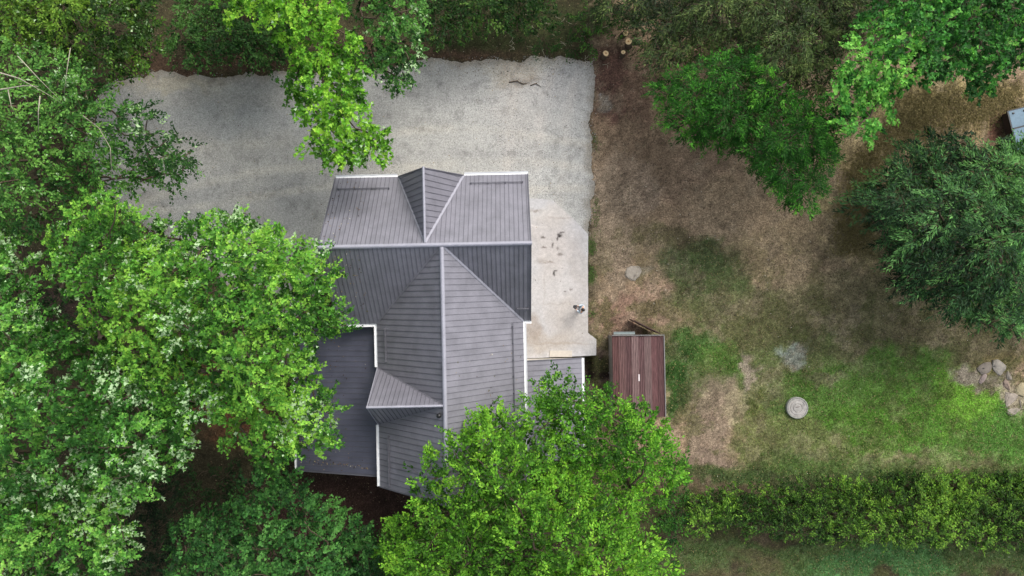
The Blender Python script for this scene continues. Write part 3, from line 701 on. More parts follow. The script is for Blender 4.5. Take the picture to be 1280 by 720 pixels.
for i, (px, py, rx, ry, h, c, lab) in enumerate([
    (1248, 458, .42, .55, .16, (146, 140, 130), 'tall grey rounded boulder at the top of the stone pile'),
    (1230, 461, .5, .32, .12, (128, 120, 110), 'dark grey flat stone left of the rounded boulder'),
    (1229, 473, .32, .18, .09, (146, 132, 126), 'small pinkish stone below the dark flat stone'),
    (1262, 470, .3, .2, .12, (148, 140, 128), 'small buff stone just right of the rounded boulder'),
    (1258, 482, .35, .22, .12, (140, 124, 112), 'brown stone in the middle of the pile above the pale slab'),
    (1263, 497, .34, .5, .14, (152, 142, 130), 'long grey-pink stone running down the pile beside the grass'),
    (1277, 488, .4, .45, .14, (160, 150, 122), 'sandy yellow stone at the outer edge of the pile'),
    (1268, 514, .5, .3, .12, (146, 138, 126), 'lowest grey stone of the pile at the lawn edge')]):
    rock('boulder', px, py, rx, ry, h, c, lab, 20 + i, i * .5, group='stones heaped at the lawn edge')

# ------------------------------------------------------------------ trees
def basis(d, n):
    d = d / np.linalg.norm(d, axis=1, keepdims=True); s_ = np.cross(n, d); s_ /= (np.linalg.norm(s_, axis=1, keepdims=True) + 1e-9); n = np.cross(d, s_); return d, s_, n
TPL = {
    'maple': (np.array([(0, 0, 0), (.30, .50, .10), (.52, .20, .02), (1, 0, -.12), (.52, -.20, .02), (.30, -.50, .10)]), np.array([(0, 2, 1), (0, 3, 2), (0, 4, 3), (0, 5, 4)])),
    'oval': (np.array([(0, 0, 0), (.45, .30, .08), (1, 0, -.10), (.45, -.30, .08)]), np.array([(0, 2, 1), (0, 3, 2)])),
    'slim': (np.array([(0, 0, 0), (.4, .13, .03), (1, 0, -.12), (.4, -.13, .03)]), np.array([(0, 2, 1), (0, 3, 2)])),
    'willow': (np.array([(0, 0, 0), (.35, .085, .02), (1, 0, -.16), (.35, -.085, .02)]), np.array([(0, 2, 1), (0, 3, 2)])),
}
def leaf_mesh(name, pos, d, n, size, col, tpl):
    tv, tf = TPL[tpl]; d, s_, n = basis(d, n); k = len(tv)
    V = pos[:, None, :] + size[:, None, None] * (tv[None, :, 0:1] * d[:, None, :] + tv[None, :, 1:2] * s_[:, None, :] + tv[None, :, 2:3] * n[:, None, :])
    T = (np.arange(len(pos))[:, None, None] * k + tf[None]).reshape(-1, 3)
    return npmesh(name, V.reshape(-1, 3), T, np.repeat(col, k, axis=0))

def sprays(rng, base, dirs, L, nl, leafsize, tpl, droop=.35, tilt=.55, fan=.9):
    """leafy shoots: base (s,3), dirs (s,3); returns leaf arrays and twig segments"""
    s_ = len(base); dirs = dirs / np.linalg.norm(dirs, axis=1, keepdims=True)
    t = np.linspace(.12, 1, nl)[None, :] + rng.uniform(-.05, .05, (s_, nl))
    Lr = L * rng.uniform(.65, 1.25, (s_, 1))
    curve = -droop * (t ** 2) * Lr
    pos = base[:, None, :] + dirs[:, None, :] * (t * Lr)[..., None]; pos[..., 2] += curve
    side = np.stack([-dirs[:, 1], dirs[:, 0], np.zeros(s_)], 1); side /= (np.linalg.norm(side, axis=1, keepdims=True) + 1e-9)
    sg = np.where(np.arange(nl) % 2 == 0, 1, -1)[None, :] * rng.uniform(.4, 1.2, (s_, nl)) * fan * (1.15 - .75 * t)
    ld = dirs[:, None, :] + side[:, None, :] * sg[..., None] + rng.normal(0, .28, (s_, nl, 3)); ld[..., 2] -= .25 * droop
    pos = pos + rng.normal(0, .035, pos.shape) + side[:, None, :] * (sg * .06 * L)[..., None]
    nm = np.zeros((s_, nl, 3)); nm[..., 2] = 1; nm += rng.normal(0, tilt, nm.shape)
    size = leafsize * rng.uniform(.6, 1.25, (s_, nl)) * (1.05 - .35 * t)
    tip = base + dirs * Lr; tip[:, 2] -= droop * Lr[:, 0]
    return pos.reshape(-1, 3), ld.reshape(-1, 3), nm.reshape(-1, 3), size.reshape(-1), np.repeat(np.arange(s_), nl), t.reshape(-1), tip

def tubes_np(segs, n=5):
    """segs list of (p, q, r0, r1) with a bend; fast tapered tubes"""
    A = np.array([s[0] for s in segs], float); B = np.array([s[1] for s in segs], float); r0 = np.array([s[2] for s in segs]); r1 = np.array([s[3] for s in segs])
    d = B - A; L = np.linalg.norm(d, axis=1, keepdims=True) + 1e-6; d = d / L
    ref = np.where(np.abs(d[:, 2:3]) > .8, np.array([[1., 0, 0]]), np.array([[0, 0, 1.]])); s_ = np.cross(d, ref); s_ /= np.linalg.norm(s_, axis=1, keepdims=True); u = np.cross(s_, d)
    ang = np.arange(n) * 2 * math.pi / n
    ring = np.cos(ang)[None, :, None] * s_[:, None] + np.sin(ang)[None, :, None] * u[:, None]
    V = np.concatenate([A[:, None] + ring * r0[:, None, None], B[:, None] + ring * r1[:, None, None]], 1).reshape(-1, 3)
    k = np.arange(n); k2 = (k + 1) % n
    f = np.concatenate([np.stack([k, k2, k2 + n], 1), np.stack([k, k2 + n, k + n], 1)])
    T = (np.arange(len(A))[:, None, None] * 2 * n + f[None]).reshape(-1, 3)
    return V, T

def bend(rng, p, q, r0, r1, k=3, amt=.08):
    p = np.array(p, float); q = np.array(q, float); L = np.linalg.norm(q - p); pts = [p]
    for i in range(1, k): pts.append(p + (q - p) * i / k + rng.normal(0, amt * L, 3) * np.array([1, 1, .5]) + np.array([0, 0, .06 * L * math.sin(math.pi * i / k)]))
    pts.append(q)
    return [(pts[i], pts[i + 1], r0 + (r1 - r0) * i / k, r0 + (r1 - r0) * (i + 1) / k) for i in range(k)]

TOTAL = [0]
def tree(name, label, cat, poly, ze, zt, trunk, cols, seed, zfn=None, tpl='maple', leaf=.17, spacing=34, R0=1.15, ns=17, nl=20, L=.75, dmax=110, holes=(), under=.6,
         silver=0, droop=.35, tilt=.55, trunk_r=.22, mat='leaf', group='trees around the house', stems=False, lump=1.7, bare=(), root_z=0, bigl=1.0, flat=.5, twigs=True):
    """cols: (deep, mid, bright) leaf colours in sRGB; poly: crown outline; heights ze at the rim and zt on top"""
    rng = np.random.default_rng(seed)
    pl = np.array(poly, float); x0, y0 = pl.min(0); x1, y1 = pl.max(0)
    cand = np.stack([rng.uniform(x0, x1, 9000), rng.uniform(y0, y1, 9000)], 1)
    cand = cand[inpoly(cand[:, 0], cand[:, 1], poly)]
    ed = edgedist(cand[:, 0], cand[:, 1], poly)
    bound = []; 
    for layer, (sp_, inset, drop) in enumerate(((spacing, 7, 0), (spacing * 1.1, 12, 1), (spacing * 1.3, 20, 2))):
        if layer and not under: break
        if layer: sp_ /= max(.3, under) ** .5
        keep = []; cell = {}
        for i in rng.permutation(len(cand)):
            if ed[i] < inset: continue
            x, y = cand[i]
            if any((x - hx) ** 2 + (y - hy) ** 2 < hr * hr for hx, hy, hr in holes): continue
            k = (int(x // sp_), int(y // sp_)); ok = True
            for a in (-1, 0, 1):
                for b in (-1, 0, 1):
                    for (u, v) in cell.get((k[0] + a, k[1] + b), ()):
                        if (u - x) ** 2 + (v - y) ** 2 < sp_ * sp_: ok = False; break
                    if not ok: break
                if not ok: break
            if ok: cell.setdefault(k, []).append((x, y)); keep.append((x, y, ed[i], drop))
        bound += keep
    B = np.array(bound); nb = len(B)
    prof = np.clip(B[:, 2] / dmax, 0, 1) ** .55
    zb = ze + (zt - ze) * prof + rng.normal(0, lump * .35, nb) + (fbm(B[:, 0], B[:, 1], 70, 3, seed) - .5) * lump * 2 - B[:, 3] * (1.1 + .16 * (zt - ze)) * max(.35, min(1, (zt - root_z) / 8))
    if zfn is not None: zb = zfn(B[:, 0], B[:, 1]) + rng.normal(0, .15, nb) - B[:, 3] * .35
    zb = np.maximum(zb, root_z + .25)
    k = (H - zb) / F; bc = np.stack([(B[:, 0] - 640) * k, (360 - B[:, 1]) * k, zb], 1)
    tb = P(trunk[0], trunk[1], 0); zcr = (ze + zt) / 2
    # sprays over every bough
    bi = np.repeat(np.arange(nb), ns); s_n = len(bi)
    Rb = R0 * rng.uniform(.7, 1.25, nb)
    rad = np.sqrt(rng.uniform(0, 1, s_n)) ; phi = rng.uniform(0, 2 * math.pi, s_n)
    ox = np.cos(phi) * rad * Rb[bi]; oy = np.sin(phi) * rad * Rb[bi]; oz = flat * Rb[bi] * (1 - rad ** 2) - .15 * rad + rng.normal(0, .1, s_n)
    if dmax < 1: oz = oz
    base = bc[bi] + np.stack([ox * .75, oy * .75, oz], 1)
    out = bc[bi] - np.array([tb.x, tb.y, zcr]); out[:, 2] = 0; out /= (np.linalg.norm(out, axis=1, keepdims=True) + 1e-6)
    dirs = np.stack([np.cos(phi), np.sin(phi), np.full(s_n, .12)], 1) * (.35 + rad[:, None]) + out * .45 + rng.normal(0, .25, (s_n, 3)); dirs[:, 2] += rng.uniform(-.15, .35, s_n)
    # clip to the crown outline
    tip = base + dirs / np.linalg.norm(dirs, axis=1, keepdims=True) * L * .9
    kk = F / (H - tip[:, 2]); tx = 640 + tip[:, 0] * kk; ty = 360 - tip[:, 1] * kk
    ins = inpoly(tx, ty, poly); e2 = edgedist(tx, ty, poly)
    ok = ins | (e2 < rng.uniform(0, 12, s_n))
    for hx, hy, hr in holes: ok &= ((tx - hx) ** 2 + (ty - hy) ** 2 > (hr * rng.uniform(.6, 1.1, s_n)) ** 2)
    base, dirs, bi = base[ok], dirs[ok], bi[ok]
    pos, ld, nm, size, si, t, tips = sprays(rng, base, dirs, L, nl, leaf, tpl, droop, tilt)
    deep, mid, bright = (lin(*c) for c in cols)
    bv = rng.normal(0, .2, nb) + (fbm(B[:, 0], B[:, 1], 85, 3, seed + 9) - .5) * 1.5 - (B[:, 3] > 0) * .12; sv = rng.normal(0, .22, len(base))  # lower boughs get darker leaf colour, standing in for shade
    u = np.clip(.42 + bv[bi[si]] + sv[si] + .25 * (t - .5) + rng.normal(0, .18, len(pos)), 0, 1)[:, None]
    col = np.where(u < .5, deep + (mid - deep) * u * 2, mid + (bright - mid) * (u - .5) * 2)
    col = col * rng.uniform(.8, 1.2, (len(pos), 1)) * (1 + rng.normal(0, .05, (len(pos), 3)))
    if silver:
        sn = fbm(base[:, 0], base[:, 1], 1.5, 4, seed + 50, .65)
        ps = np.clip((sn - (.70 - silver * .42)) / .05, 0, 1)
        fl = rng.uniform(0, 1, len(pos)) < ps[si] * .62 * np.clip(.3 + t, 0, 1) + .012
        col[fl] = lin(184, 214, 164) * rng.uniform(.55, 1.15, (fl.sum(), 1))
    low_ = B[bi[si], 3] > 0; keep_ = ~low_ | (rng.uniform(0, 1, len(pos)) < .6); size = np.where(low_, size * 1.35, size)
    pos, ld, nm, size, col = pos[keep_], ld[keep_], nm[keep_], size[keep_], col[keep_]
    pos[:, 2] = np.maximum(pos[:, 2], root_z + .04)
    root = thing(name, label, cat, (tb.x, tb.y, 0), 0, group)
    off = np.array([tb.x, tb.y, 0])
    part = 'foliage' if stems else 'crown'
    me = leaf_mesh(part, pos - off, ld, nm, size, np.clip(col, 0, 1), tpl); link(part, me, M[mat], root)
    TOTAL[0] += len(me.polygons)
    # skeleton
    segs = []; tsegs = []
    if stems:
        for i in range(nb):
            b = bc[i] - off; g0 = np.array([b[0] * .97 + rng.normal(0, .1), b[1] * .97 + rng.normal(0, .1), root_z - .05]); segs += bend(rng, g0, b, .03, .012, 2)
    else:
        top = np.array([rng.normal(0, .3), rng.normal(0, .3), ze + (zt - ze) * .55]); cen = bc[:, :2].mean(0) - off[:2]; top[:2] += cen * .35
        tp = [np.array([0, 0, -.1]), np.array([top[0] * .2, top[1] * .2, ze * .35]), np.array([top[0] * .5 + .1, top[1] * .55, ze * .7]), top * np.array([.8, .8, .95]), top]
        rr_ = [trunk_r * 1.35, trunk_r, trunk_r * .85, trunk_r * .55, trunk_r * .3]
        tsegs = [(tp[i], tp[i + 1], rr_[i], rr_[i + 1]) for i in range(4)]
        nodes = [tp[1] * .3 + tp[2] * .7, tp[2], tp[2] * .5 + tp[3] * .5, tp[3], tp[4]]; npar = [-1] * 5
        q = bc - off - np.array([0, 0, .45]); order = np.argsort(np.hypot(q[:, 0] - top[0], q[:, 1] - top[1])); desc = [0] * 5; ids = []
        for i in order:
            A = np.array(nodes); dv = A - q[i]; dd_ = np.sqrt((dv ** 2).sum(1)) + np.maximum(0, dv[:, 2]) * .8 + .12 * np.hypot(A[:, 0] - top[0], A[:, 1] - top[1])
            j = int(np.argmin(dd_)); nodes.append(q[i]); npar.append(j); desc.append(1); ids.append(len(nodes) - 1)
        for i in reversed(ids): desc[npar[i]] += desc[i]
        for i in ids:
            j = npar[i]; r0 = min(trunk_r * .6, .022 * math.sqrt(desc[i]) + .012); segs += bend(rng, nodes[j], nodes[i], r0 * 1.15, r0 * .8, 3, .05)
    if twigs:
        bb = base - off; tt = tips - off; cb = bc[bi] - off - np.array([0, 0, .35 if not stems else .1])
        segs += list(zip(cb * .3 + bb * .7, bb * .15 + tt * .85, [.008] * len(bb), [.003] * len(bb)))
    V, T = tubes_np([s for s in segs], 3 if nb > 40 else 4); link('stems' if stems else 'branches', npmesh('branches', V, T, None, True), M['bark'], root, 'stuff')
    TOTAL[0] += len(T)
    if tsegs:
        V, T = tubes_np(tsegs, 12); link('trunk', npmesh('trunk', V, T, None, True), M['bark'], root)
    for path in bare:
        pts = [P(*p) - Vector(off) for p in path[0]]; mb = MB(); n = len(pts); mb.tube(pts, [path[1] * (1 - .75 * i / (n - 1)) for i in range(n)], 6); mb.build('bare_branch', M['bark_pale'], root, True)
    return root

G_A = ((42, 82, 28), (92, 150, 54), (146, 196, 76))
G_B = ((48, 92, 36), (98, 158, 64), (148, 198, 92))
G_DK = ((26, 52, 22), (52, 90, 42), (84, 126, 60))
# big broadleaf west of the house
tree('maple_tree', 'large bright green broadleaf tree whose crown overhangs the west side of the house', 'tree',
     [(60, 272), (130, 232), (172, 262), (215, 284), (262, 262), (305, 252), (322, 278), (362, 292), (404, 300), (408, 325), (430, 342), (404, 368), (428, 385), (446, 408), (412, 424), (380, 426),
      (398, 452), (392, 470), (416, 484), (402, 500), (434, 508), (414, 530), (420, 560), (385, 568), (345, 578), (324, 606), (300, 572), (262, 556), (225, 540), (150, 470), (120, 440), (60, 400), (50, 330)],
     8, 13, (215, 410), G_A, 11, holes=[(82, 382, 20), (262, 545, 20), (392, 562, 10)], silver=.2, leaf=.17, spacing=29, ns=22, nl=23, lump=2.4, flat=.65)
tree('maple_tree', 'broadleaf tree in the lower left with many pale silvery leaves turned up', 'tree',
     [(-90, 280), (-20, 285), (40, 300), (55, 390), (110, 425), (170, 450), (215, 490), (240, 540), (240, 575), (205, 592), (192, 625), (165, 630), (158, 665), (165, 700), (120, 700), (110, 640), (60, 640), (30, 700), (20, 790), (-90, 790)],
     8, 12.5, (40, 500), G_B, 12, holes=[(30, 560, 20), (80, 575, 16), (70, 470, 12)], silver=.36, leaf=.185, spacing=28, nl=22)
tree('maple_tree', 'silvery leaved tree filling the bottom left corner below its pale neighbour', 'tree',
     [(-60, 640), (30, 640), (70, 625), (110, 630), (165, 640), (170, 690), (150, 720), (130, 800), (-60, 820)], 7, 10, (40, 730), G_B, 13, silver=.38, leaf=.185, spacing=28)
tree('shade_tree', 'dull green tree at the upper left with bare pale dead branches', 'tree',
     [(-90, 60), (20, 40), (90, 70), (130, 105), (150, 130), (195, 130), (215, 160), (262, 190), (228, 205), (252, 225), (225, 245), (190, 225), (160, 245), (130, 235), (70, 275), (40, 300), (-90, 300)],
     7, 10.5, (70, 190), ((36, 72, 30), (72, 120, 52), (116, 166, 76)), 14, silver=.05, leaf=.18, spacing=28, tpl='oval', holes=[(150, 170, 10), (187, 165, 9)],
     bare=[([(-40, 120, 11.5), (0, 112, 11.8), (30, 107, 11.9), (48, 108, 12)], .045), ([(-40, 85, 12), (0, 91, 12.2), (24, 98, 12.2), (60, 118, 11.6), (78, 130, 11)], .04), ([(50, 120, 12), (48, 140, 11.8), (48, 165, 11.4)], .03),
           ([(10, 112, 11.7), (14, 132, 11.6), (20, 145, 11.2)], .025), ([(104, 145, 10.6), (124, 160, 10.8), (138, 185, 10.6), (140, 225, 10)], .03), ([(88, 60, 9.8), (84, 85, 10), (80, 118, 9.8)], .02), ([(22, 70, 12), (50, 100, 11.5), (76, 126, 11)], .022)])
tree('lime_tree', 'yellow-green tree in the very top left corner', 'tree',
     [(-80, -80), (60, -80), (190, -70), (196, 20), (200, 62), (180, 84), (140, 100), (100, 82), (50, 60), (0, 62), (-80, 66)], 6, 9, (70, 0), ((40, 66, 26), (78, 116, 42), (120, 156, 56)), 15, tpl='oval', leaf=.19, spacing=26, silver=.05, ns=22)
tree('shrub', 'dark green rounded bush behind the top edge of the gravel', 'bush',
     [(205, 60), (210, 20), (240, -40), (300, -60), (370, -50), (372, 30), (362, 80), (330, 88), (280, 78), (240, 82), (215, 78)], 2.4, 4.2, (285, 15), G_DK, 16, tpl='oval', leaf=.16, spacing=22, ns=22, stems=True, dmax=60, group='bushes along the top edge of the yard')
tree('maple_tree', 'bright lime-green maple branch reaching down over the gravel yard', 'tree',
     [(265, -60), (400, -60), (430, 20), (450, 60), (458, 100), (446, 125), (470, 150), (488, 172), (484, 200), (460, 212), (435, 205), (400, 208), (378, 190), (388, 170), (376, 140), (352, 110), (358, 92), (370, 70), (340, 50), (325, 25), (290, 35), (268, 15)],
     8, 10.5, (360, -60), ((54, 98, 28), (108, 168, 48), (156, 204, 70)), 17, leaf=.2, spacing=24, R0=.9, dmax=60, silver=.08, under=.4, trunk_r=.2)
tree('maple_tree', 'mid green tree right of the lime-green maple branch', 'tree',
     [(400, -60), (530, -60), (532, 10), (528, 60), (520, 95), (510, 108), (492, 118), (480, 100), (455, 92), (445, 60), (425, 20)], 6, 8, (470, -10), ((28, 58, 26), (58, 104, 46), (100, 152, 68)), 18, leaf=.17, spacing=26, dmax=60, silver=.12)
tree('shrub', 'low dark bush overhanging the top centre bank', 'bush',
     [(528, -50), (640, -60), (700, -40), (690, 20), (660, 40), (620, 34), (580, 48), (548, 56), (530, 40)], 2.2, 3.6, (600, -5), ((28, 56, 22), (52, 88, 36), (88, 120, 50)), 19, tpl='oval', leaf=.16, spacing=22, ns=22, stems=True, dmax=60, group='bushes along the top edge of the yard')
tree('shrub', 'ivy-like bush with pale dead sticks just above the driveway end', 'bush',
     [(650, 45), (690, 25), (740, 10), (800, 15), (805, 50), (770, 60), (745, 76), (700, 66), (672, 72), (650, 66)], .5, 1.4, (715, 45), ((30, 62, 24), (56, 100, 38), (92, 138, 54)), 20, tpl='oval', leaf=.15, spacing=22, R0=.8, ns=16, stems=True, dmax=50, under=0, lump=.4, holes=[(760, 60, 14), (782, 50, 14)], group='bushes along the top edge of the yard')
tree('fir_tree', 'dark olive-brown conifer at the top behind the bright shrubs', 'tree',
     [(720, -70), (1090, -70), (1090, 20), (1065, 60), (1065, 110), (1040, 130), (990, 110), (930, 80), (900, 50), (850, 90), (815, 96), (802, 70), (798, 30), (740, 20)],
     3, 7, (960, 10), ((38, 54, 28), (70, 92, 46), (108, 128, 66)), 21, tpl='slim', leaf=.24, spacing=25, R0=1.3, L=1.0, ns=24, nl=26, droop=.6, mat='leaf_dull', dmax=100, lump=1.5)
tree('broadleaf_shrub', 'vivid green feathery tree spreading over the brown soil', 'tree',
     [(808, 108), (820, 98), (860, 92), (900, 62), (945, 60), (990, 110), (1040, 130), (1060, 160), (1055, 190), (1038, 215), (1020, 262), (995, 268), (975, 240), (945, 215), (920, 180), (900, 190), (870, 182), (845, 170), (825, 150), (832, 132), (812, 125)],
     4.5, 8, (940, 130), ((34, 80, 24), (68, 136, 40), (112, 182, 60)), 22, tpl='slim', leaf=.2, spacing=22, R0=1.1, ns=28, nl=30, dmax=70, silver=0)
tree('maple_tree', 'bright green maple filling the upper right corner', 'tree',
     [(1058, 60), (1085, 10), (1100, -70), (1370, -70), (1370, 70), (1275, 80), (1262, 95), (1245, 90), (1240, 118), (1215, 118), (1205, 105), (1180, 98), (1150, 110), (1120, 120), (1112, 150), (1085, 180), (1062, 170), (1058, 150), (1022, 160), (1030, 140), (1045, 115)],
     7, 11, (1200, 0), ((36, 82, 32), (74, 144, 56), (132, 196, 84)), 23, leaf=.2, spacing=26, silver=0, holes=[(1120, 90, 9)])
tree('willow_tree', 'dark blue-green willow with drooping narrow leaves on the right', 'tree',
     [(1052, 245), (1075, 225), (1110, 210), (1120, 180), (1165, 160), (1220, 165), (1255, 178), (1290, 165), (1380, 170), (1380, 430), (1290, 425), (1240, 418), (1215, 400), (1190, 402), (1160, 375), (1130, 375), (1105, 345), (1120, 320), (1095, 300), (1075, 275)],
     4, 7.5, (1215, 290), ((34, 56, 36), (68, 110, 64), (122, 176, 98)), 24, tpl='slim', leaf=.27, spacing=25, R0=1.15, L=1.2, ns=18, nl=34, droop=.5, dmax=90, lump=2.2, trunk_r=.2, mat='leaf')
tree('lime_tree', 'lime-green tree covering the south end of the house and lean-to', 'tree',
     [(482, 655), (505, 640), (525, 615), (506, 582), (530, 590), (528, 562), (552, 578), (556, 545), (574, 552), (588, 512), (610, 515), (638, 505), (650, 530), (680, 560), (740, 590), (800, 640), (830, 680), (850, 730), (850, 800), (480, 800), (490, 730), (470, 690)],
     8, 12.5, (650, 690), ((46, 84, 22), (94, 150, 42), (142, 194, 62)), 25, tpl='oval', leaf=.165, spacing=26, nl=25, ns=24, lump=2.6, flat=.7, R0=1.25, holes=[(545, 560, 8)])
tree('lime_tree', 'round lime-green tree hiding the south end of the maroon shed', 'tree',
     [(652, 505), (662, 478), (690, 464), (715, 478), (735, 484), (758, 478), (780, 505), (795, 512), (806, 498), (828, 515), (848, 552), (860, 588), (850, 618), (828, 628), (800, 640), (740, 610), (690, 570), (655, 540)],
     7, 10.5, (765, 570), ((44, 84, 22), (90, 150, 42), (138, 194, 62)), 26, tpl='oval', leaf=.155, spacing=26, nl=25, ns=24, lump=2.4, flat=.7, R0=1.2, dmax=80)
tree('shade_tree', 'deep green tree in shade below the south-west corner of the house', 'tree',
     [(205, 690), (215, 660), (240, 645), (262, 630), (290, 640), (300, 600), (340, 578), (372, 590), (385, 615), (420, 625), (440, 640), (470, 660), (472, 700), (490, 800), (200, 800)],
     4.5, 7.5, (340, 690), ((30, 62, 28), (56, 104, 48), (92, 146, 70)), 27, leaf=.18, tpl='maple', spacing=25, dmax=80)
tree('shrub', 'small shaded shrub beside the trunk at the bottom of the house shadow', 'bush',
     [(455, 690), (470, 655), (500, 640), (530, 650), (540, 700), (520, 760), (460, 760)], 2.4, 3.6, (500, 700), ((30, 62, 24), (62, 106, 38), (100, 146, 52)), 28, leaf=.15, tpl='oval', spacing=26, stems=True, dmax=50, group='bushes south of the house')
tree('shrub', 'dark undergrowth bush between the left trees in deep shade', 'bush',
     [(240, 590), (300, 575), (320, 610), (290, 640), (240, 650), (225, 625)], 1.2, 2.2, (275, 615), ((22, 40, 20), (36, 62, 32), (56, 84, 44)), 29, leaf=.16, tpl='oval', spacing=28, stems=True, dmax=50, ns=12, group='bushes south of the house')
tree('shrub', 'very dark bush filling the gap beneath the pale silvery tree', 'bush',
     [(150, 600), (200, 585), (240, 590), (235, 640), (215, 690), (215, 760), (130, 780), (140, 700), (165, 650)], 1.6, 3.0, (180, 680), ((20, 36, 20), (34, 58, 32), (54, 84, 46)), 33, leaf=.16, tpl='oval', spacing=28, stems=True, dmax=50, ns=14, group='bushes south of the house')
tree('shrub', 'dark bush in the hollow between the two left crowns', 'bush',
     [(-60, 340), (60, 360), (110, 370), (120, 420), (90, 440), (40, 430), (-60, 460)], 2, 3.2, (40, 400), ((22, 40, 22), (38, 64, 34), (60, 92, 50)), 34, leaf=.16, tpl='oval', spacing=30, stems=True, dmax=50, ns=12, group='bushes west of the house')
tree('shrub', 'mid green bush between the shed tree and the end of the hedge', 'bush',
     [(815, 625), (850, 600), (868, 630), (862, 680), (850, 730), (830, 690)], 1.6, 2.8, (845, 665), ((30, 66, 26), (58, 108, 40), (90, 144, 52)), 30, leaf=.15, tpl='oval', spacing=24, R0=.8, stems=True, dmax=40, group='bushes south of the house')
tree('hedge', 'long loose yellow-green hedge crossing the bottom right lawn', 'hedge',
     [(852, 622), (900, 610), (960, 606), (1020, 602), (1080, 600), (1130, 590), (1200, 592), (1280, 590), (1380, 590), (1380, 690), (1280, 684), (1200, 686), (1100, 680), (1050, 678), (980, 672), (920, 664), (870, 668), (855, 650)],
     1.2, 2.3, (1100, 640), ((36, 62, 24), (78, 118, 42), (130, 172, 62)), 31, tpl='oval', leaf=.14, spacing=17, R0=.75, ns=26, nl=18, L=.5, stems=True, dmax=40, lump=.5, group='garden hedges', droop=.1, zfn=lambda x, y: .5 + 2.2 * np.clip((y - 603) / 58, 0, 1) - .8 * np.clip((y - 668) / 20, 0, 1))

# ------------------------------------------------------------------ ground cover, grass, pebbles, litter (stuff)
rng = np.random.default_rng(7)
def scatter(n, x0, x1, y0, y1, dens):
    x = rng.uniform(x0, x1, n * 3); y = rng.uniform(y0, y1, n * 3); d = dens(x, y); ok = rng.uniform(0, 1, n * 3) < d; return x[ok][:n], y[ok][:n]
gp = np.array(gpoly); pp = np.array(ppoly)
def dens_grass(x, y):
    c, g = ground_colour(x, y); return np.clip(g * 1.1 - .08, 0, 1) * ~inpoly(x, y, gpoly) * ~inpoly(x, y, ppoly)
gxs, gys = scatter(62000, 3.5, 36, -21, 14, dens_grass)
cg, gg = ground_colour(gxs, gys); n = len(gxs)
k3 = 3; X3 = np.repeat(gxs, k3) + rng.normal(0, .05, n * k3); Y3 = np.repeat(gys, k3) + rng.normal(0, .05, n * k3)
pos = np.stack([X3, Y3, ground_z(X3, Y3) - .005], 1); ph = rng.uniform(0, 2 * math.pi, n * k3)
d = np.stack([np.cos(ph), np.sin(ph), rng.uniform(.15, 1.1, n * k3)], 1); nm = np.stack([-np.cos(ph), -np.sin(ph), np.ones(n * k3)], 1)
col = np.repeat(cg, k3, axis=0) * np.array([1.0, 1.06, .85]) * rng.uniform(.6, 1.6, (n * k3, 1)); dry = rng.uniform(0, 1, n * k3) < .07; col[dry] = lin(150, 138, 96)
sz = rng.uniform(.05, .12, n * k3) * (.7 + .7 * np.repeat(gg, k3))
o = link('grass', leaf_mesh('grass', pos, d, nm, sz, np.clip(col, 0, 1), 'slim'), M['grassblade'], kind='stuff')
tag(o, 'patchy green grass growing over the yard east of the house', 'grass')
# weeds rooted along the edge of the slab and the gravel
e1 = [P(737, 296 + i * 120 / 420) for i in range(420)] + [P(742, 80 + i * 210 / 160) for i in range(160)]
e1 = np.array([(q.x, q.y) for q in e1]); w_ = fbm(e1[:, 0], e1[:, 1], .8, 3, 12); e1 = np.repeat(e1[w_ > .55], 6, axis=0) + rng.normal(0, .13, ((w_ > .55).sum() * 6, 2)) + np.array([.13, 0]); n = len(e1); ph = rng.uniform(0, 6.28, n)
o = link('weeds', leaf_mesh('weeds', np.column_stack([e1, np.full(n, .03)]), np.stack([np.cos(ph), np.sin(ph), rng.uniform(.1, .8, n)], 1), np.tile([0., 0, 1], (n, 1)) + rng.normal(0, .3, (n, 3)), rng.uniform(.06, .14, n),
     lin(84, 108, 56) * rng.uniform(.5, 1.3, (n, 1)), 'slim'), M['grassblade'], kind='stuff'); tag(o, 'small green weeds along the edge of the slab and gravel', 'weeds')
# dry straw grass, upper right
xs, ys = scatter(9000, 15, 31, 2, 13, lambda x, y: inpoly(640 + x * F / H, 360 - y * F / H, [(1030, 340), (1050, 200), (1080, 170), (1130, 110), (1280, 90), (1290, 160), (1200, 170), (1110, 200), (1090, 360)]) * np.clip(edgedist(640 + x * F / H, 360 - y * F / H, [(1030, 340), (1050, 200), (1080, 170), (1130, 110), (1280, 90), (1290, 160), (1200, 170), (1110, 200), (1090, 360)]) / 22, 0, 1))
n = len(xs) * 3; X3 = np.repeat(xs, 3) + rng.normal(0, .08, n); Y3 = np.repeat(ys, 3) + rng.normal(0, .08, n); ph = rng.uniform(0, 2 * math.pi, n)
c0 = lin(156, 144, 100); c1 = lin(100, 92, 60); u = rng.uniform(0, 1, (n, 1))
o = link('dry_grass', leaf_mesh('dry_grass', np.stack([X3, Y3, ground_z(X3, Y3)], 1), np.stack([np.cos(ph), np.sin(ph), rng.uniform(.1, 1.2, n)], 1), np.stack([-np.cos(ph), -np.sin(ph), np.ones(n)], 1),
     rng.uniform(.12, .26, n), c0 * u + c1 * (1 - u), 'willow'), M['grassblade'], kind='stuff'); tag(o, 'tall dry straw-coloured grass beyond the willow', 'dry grass')
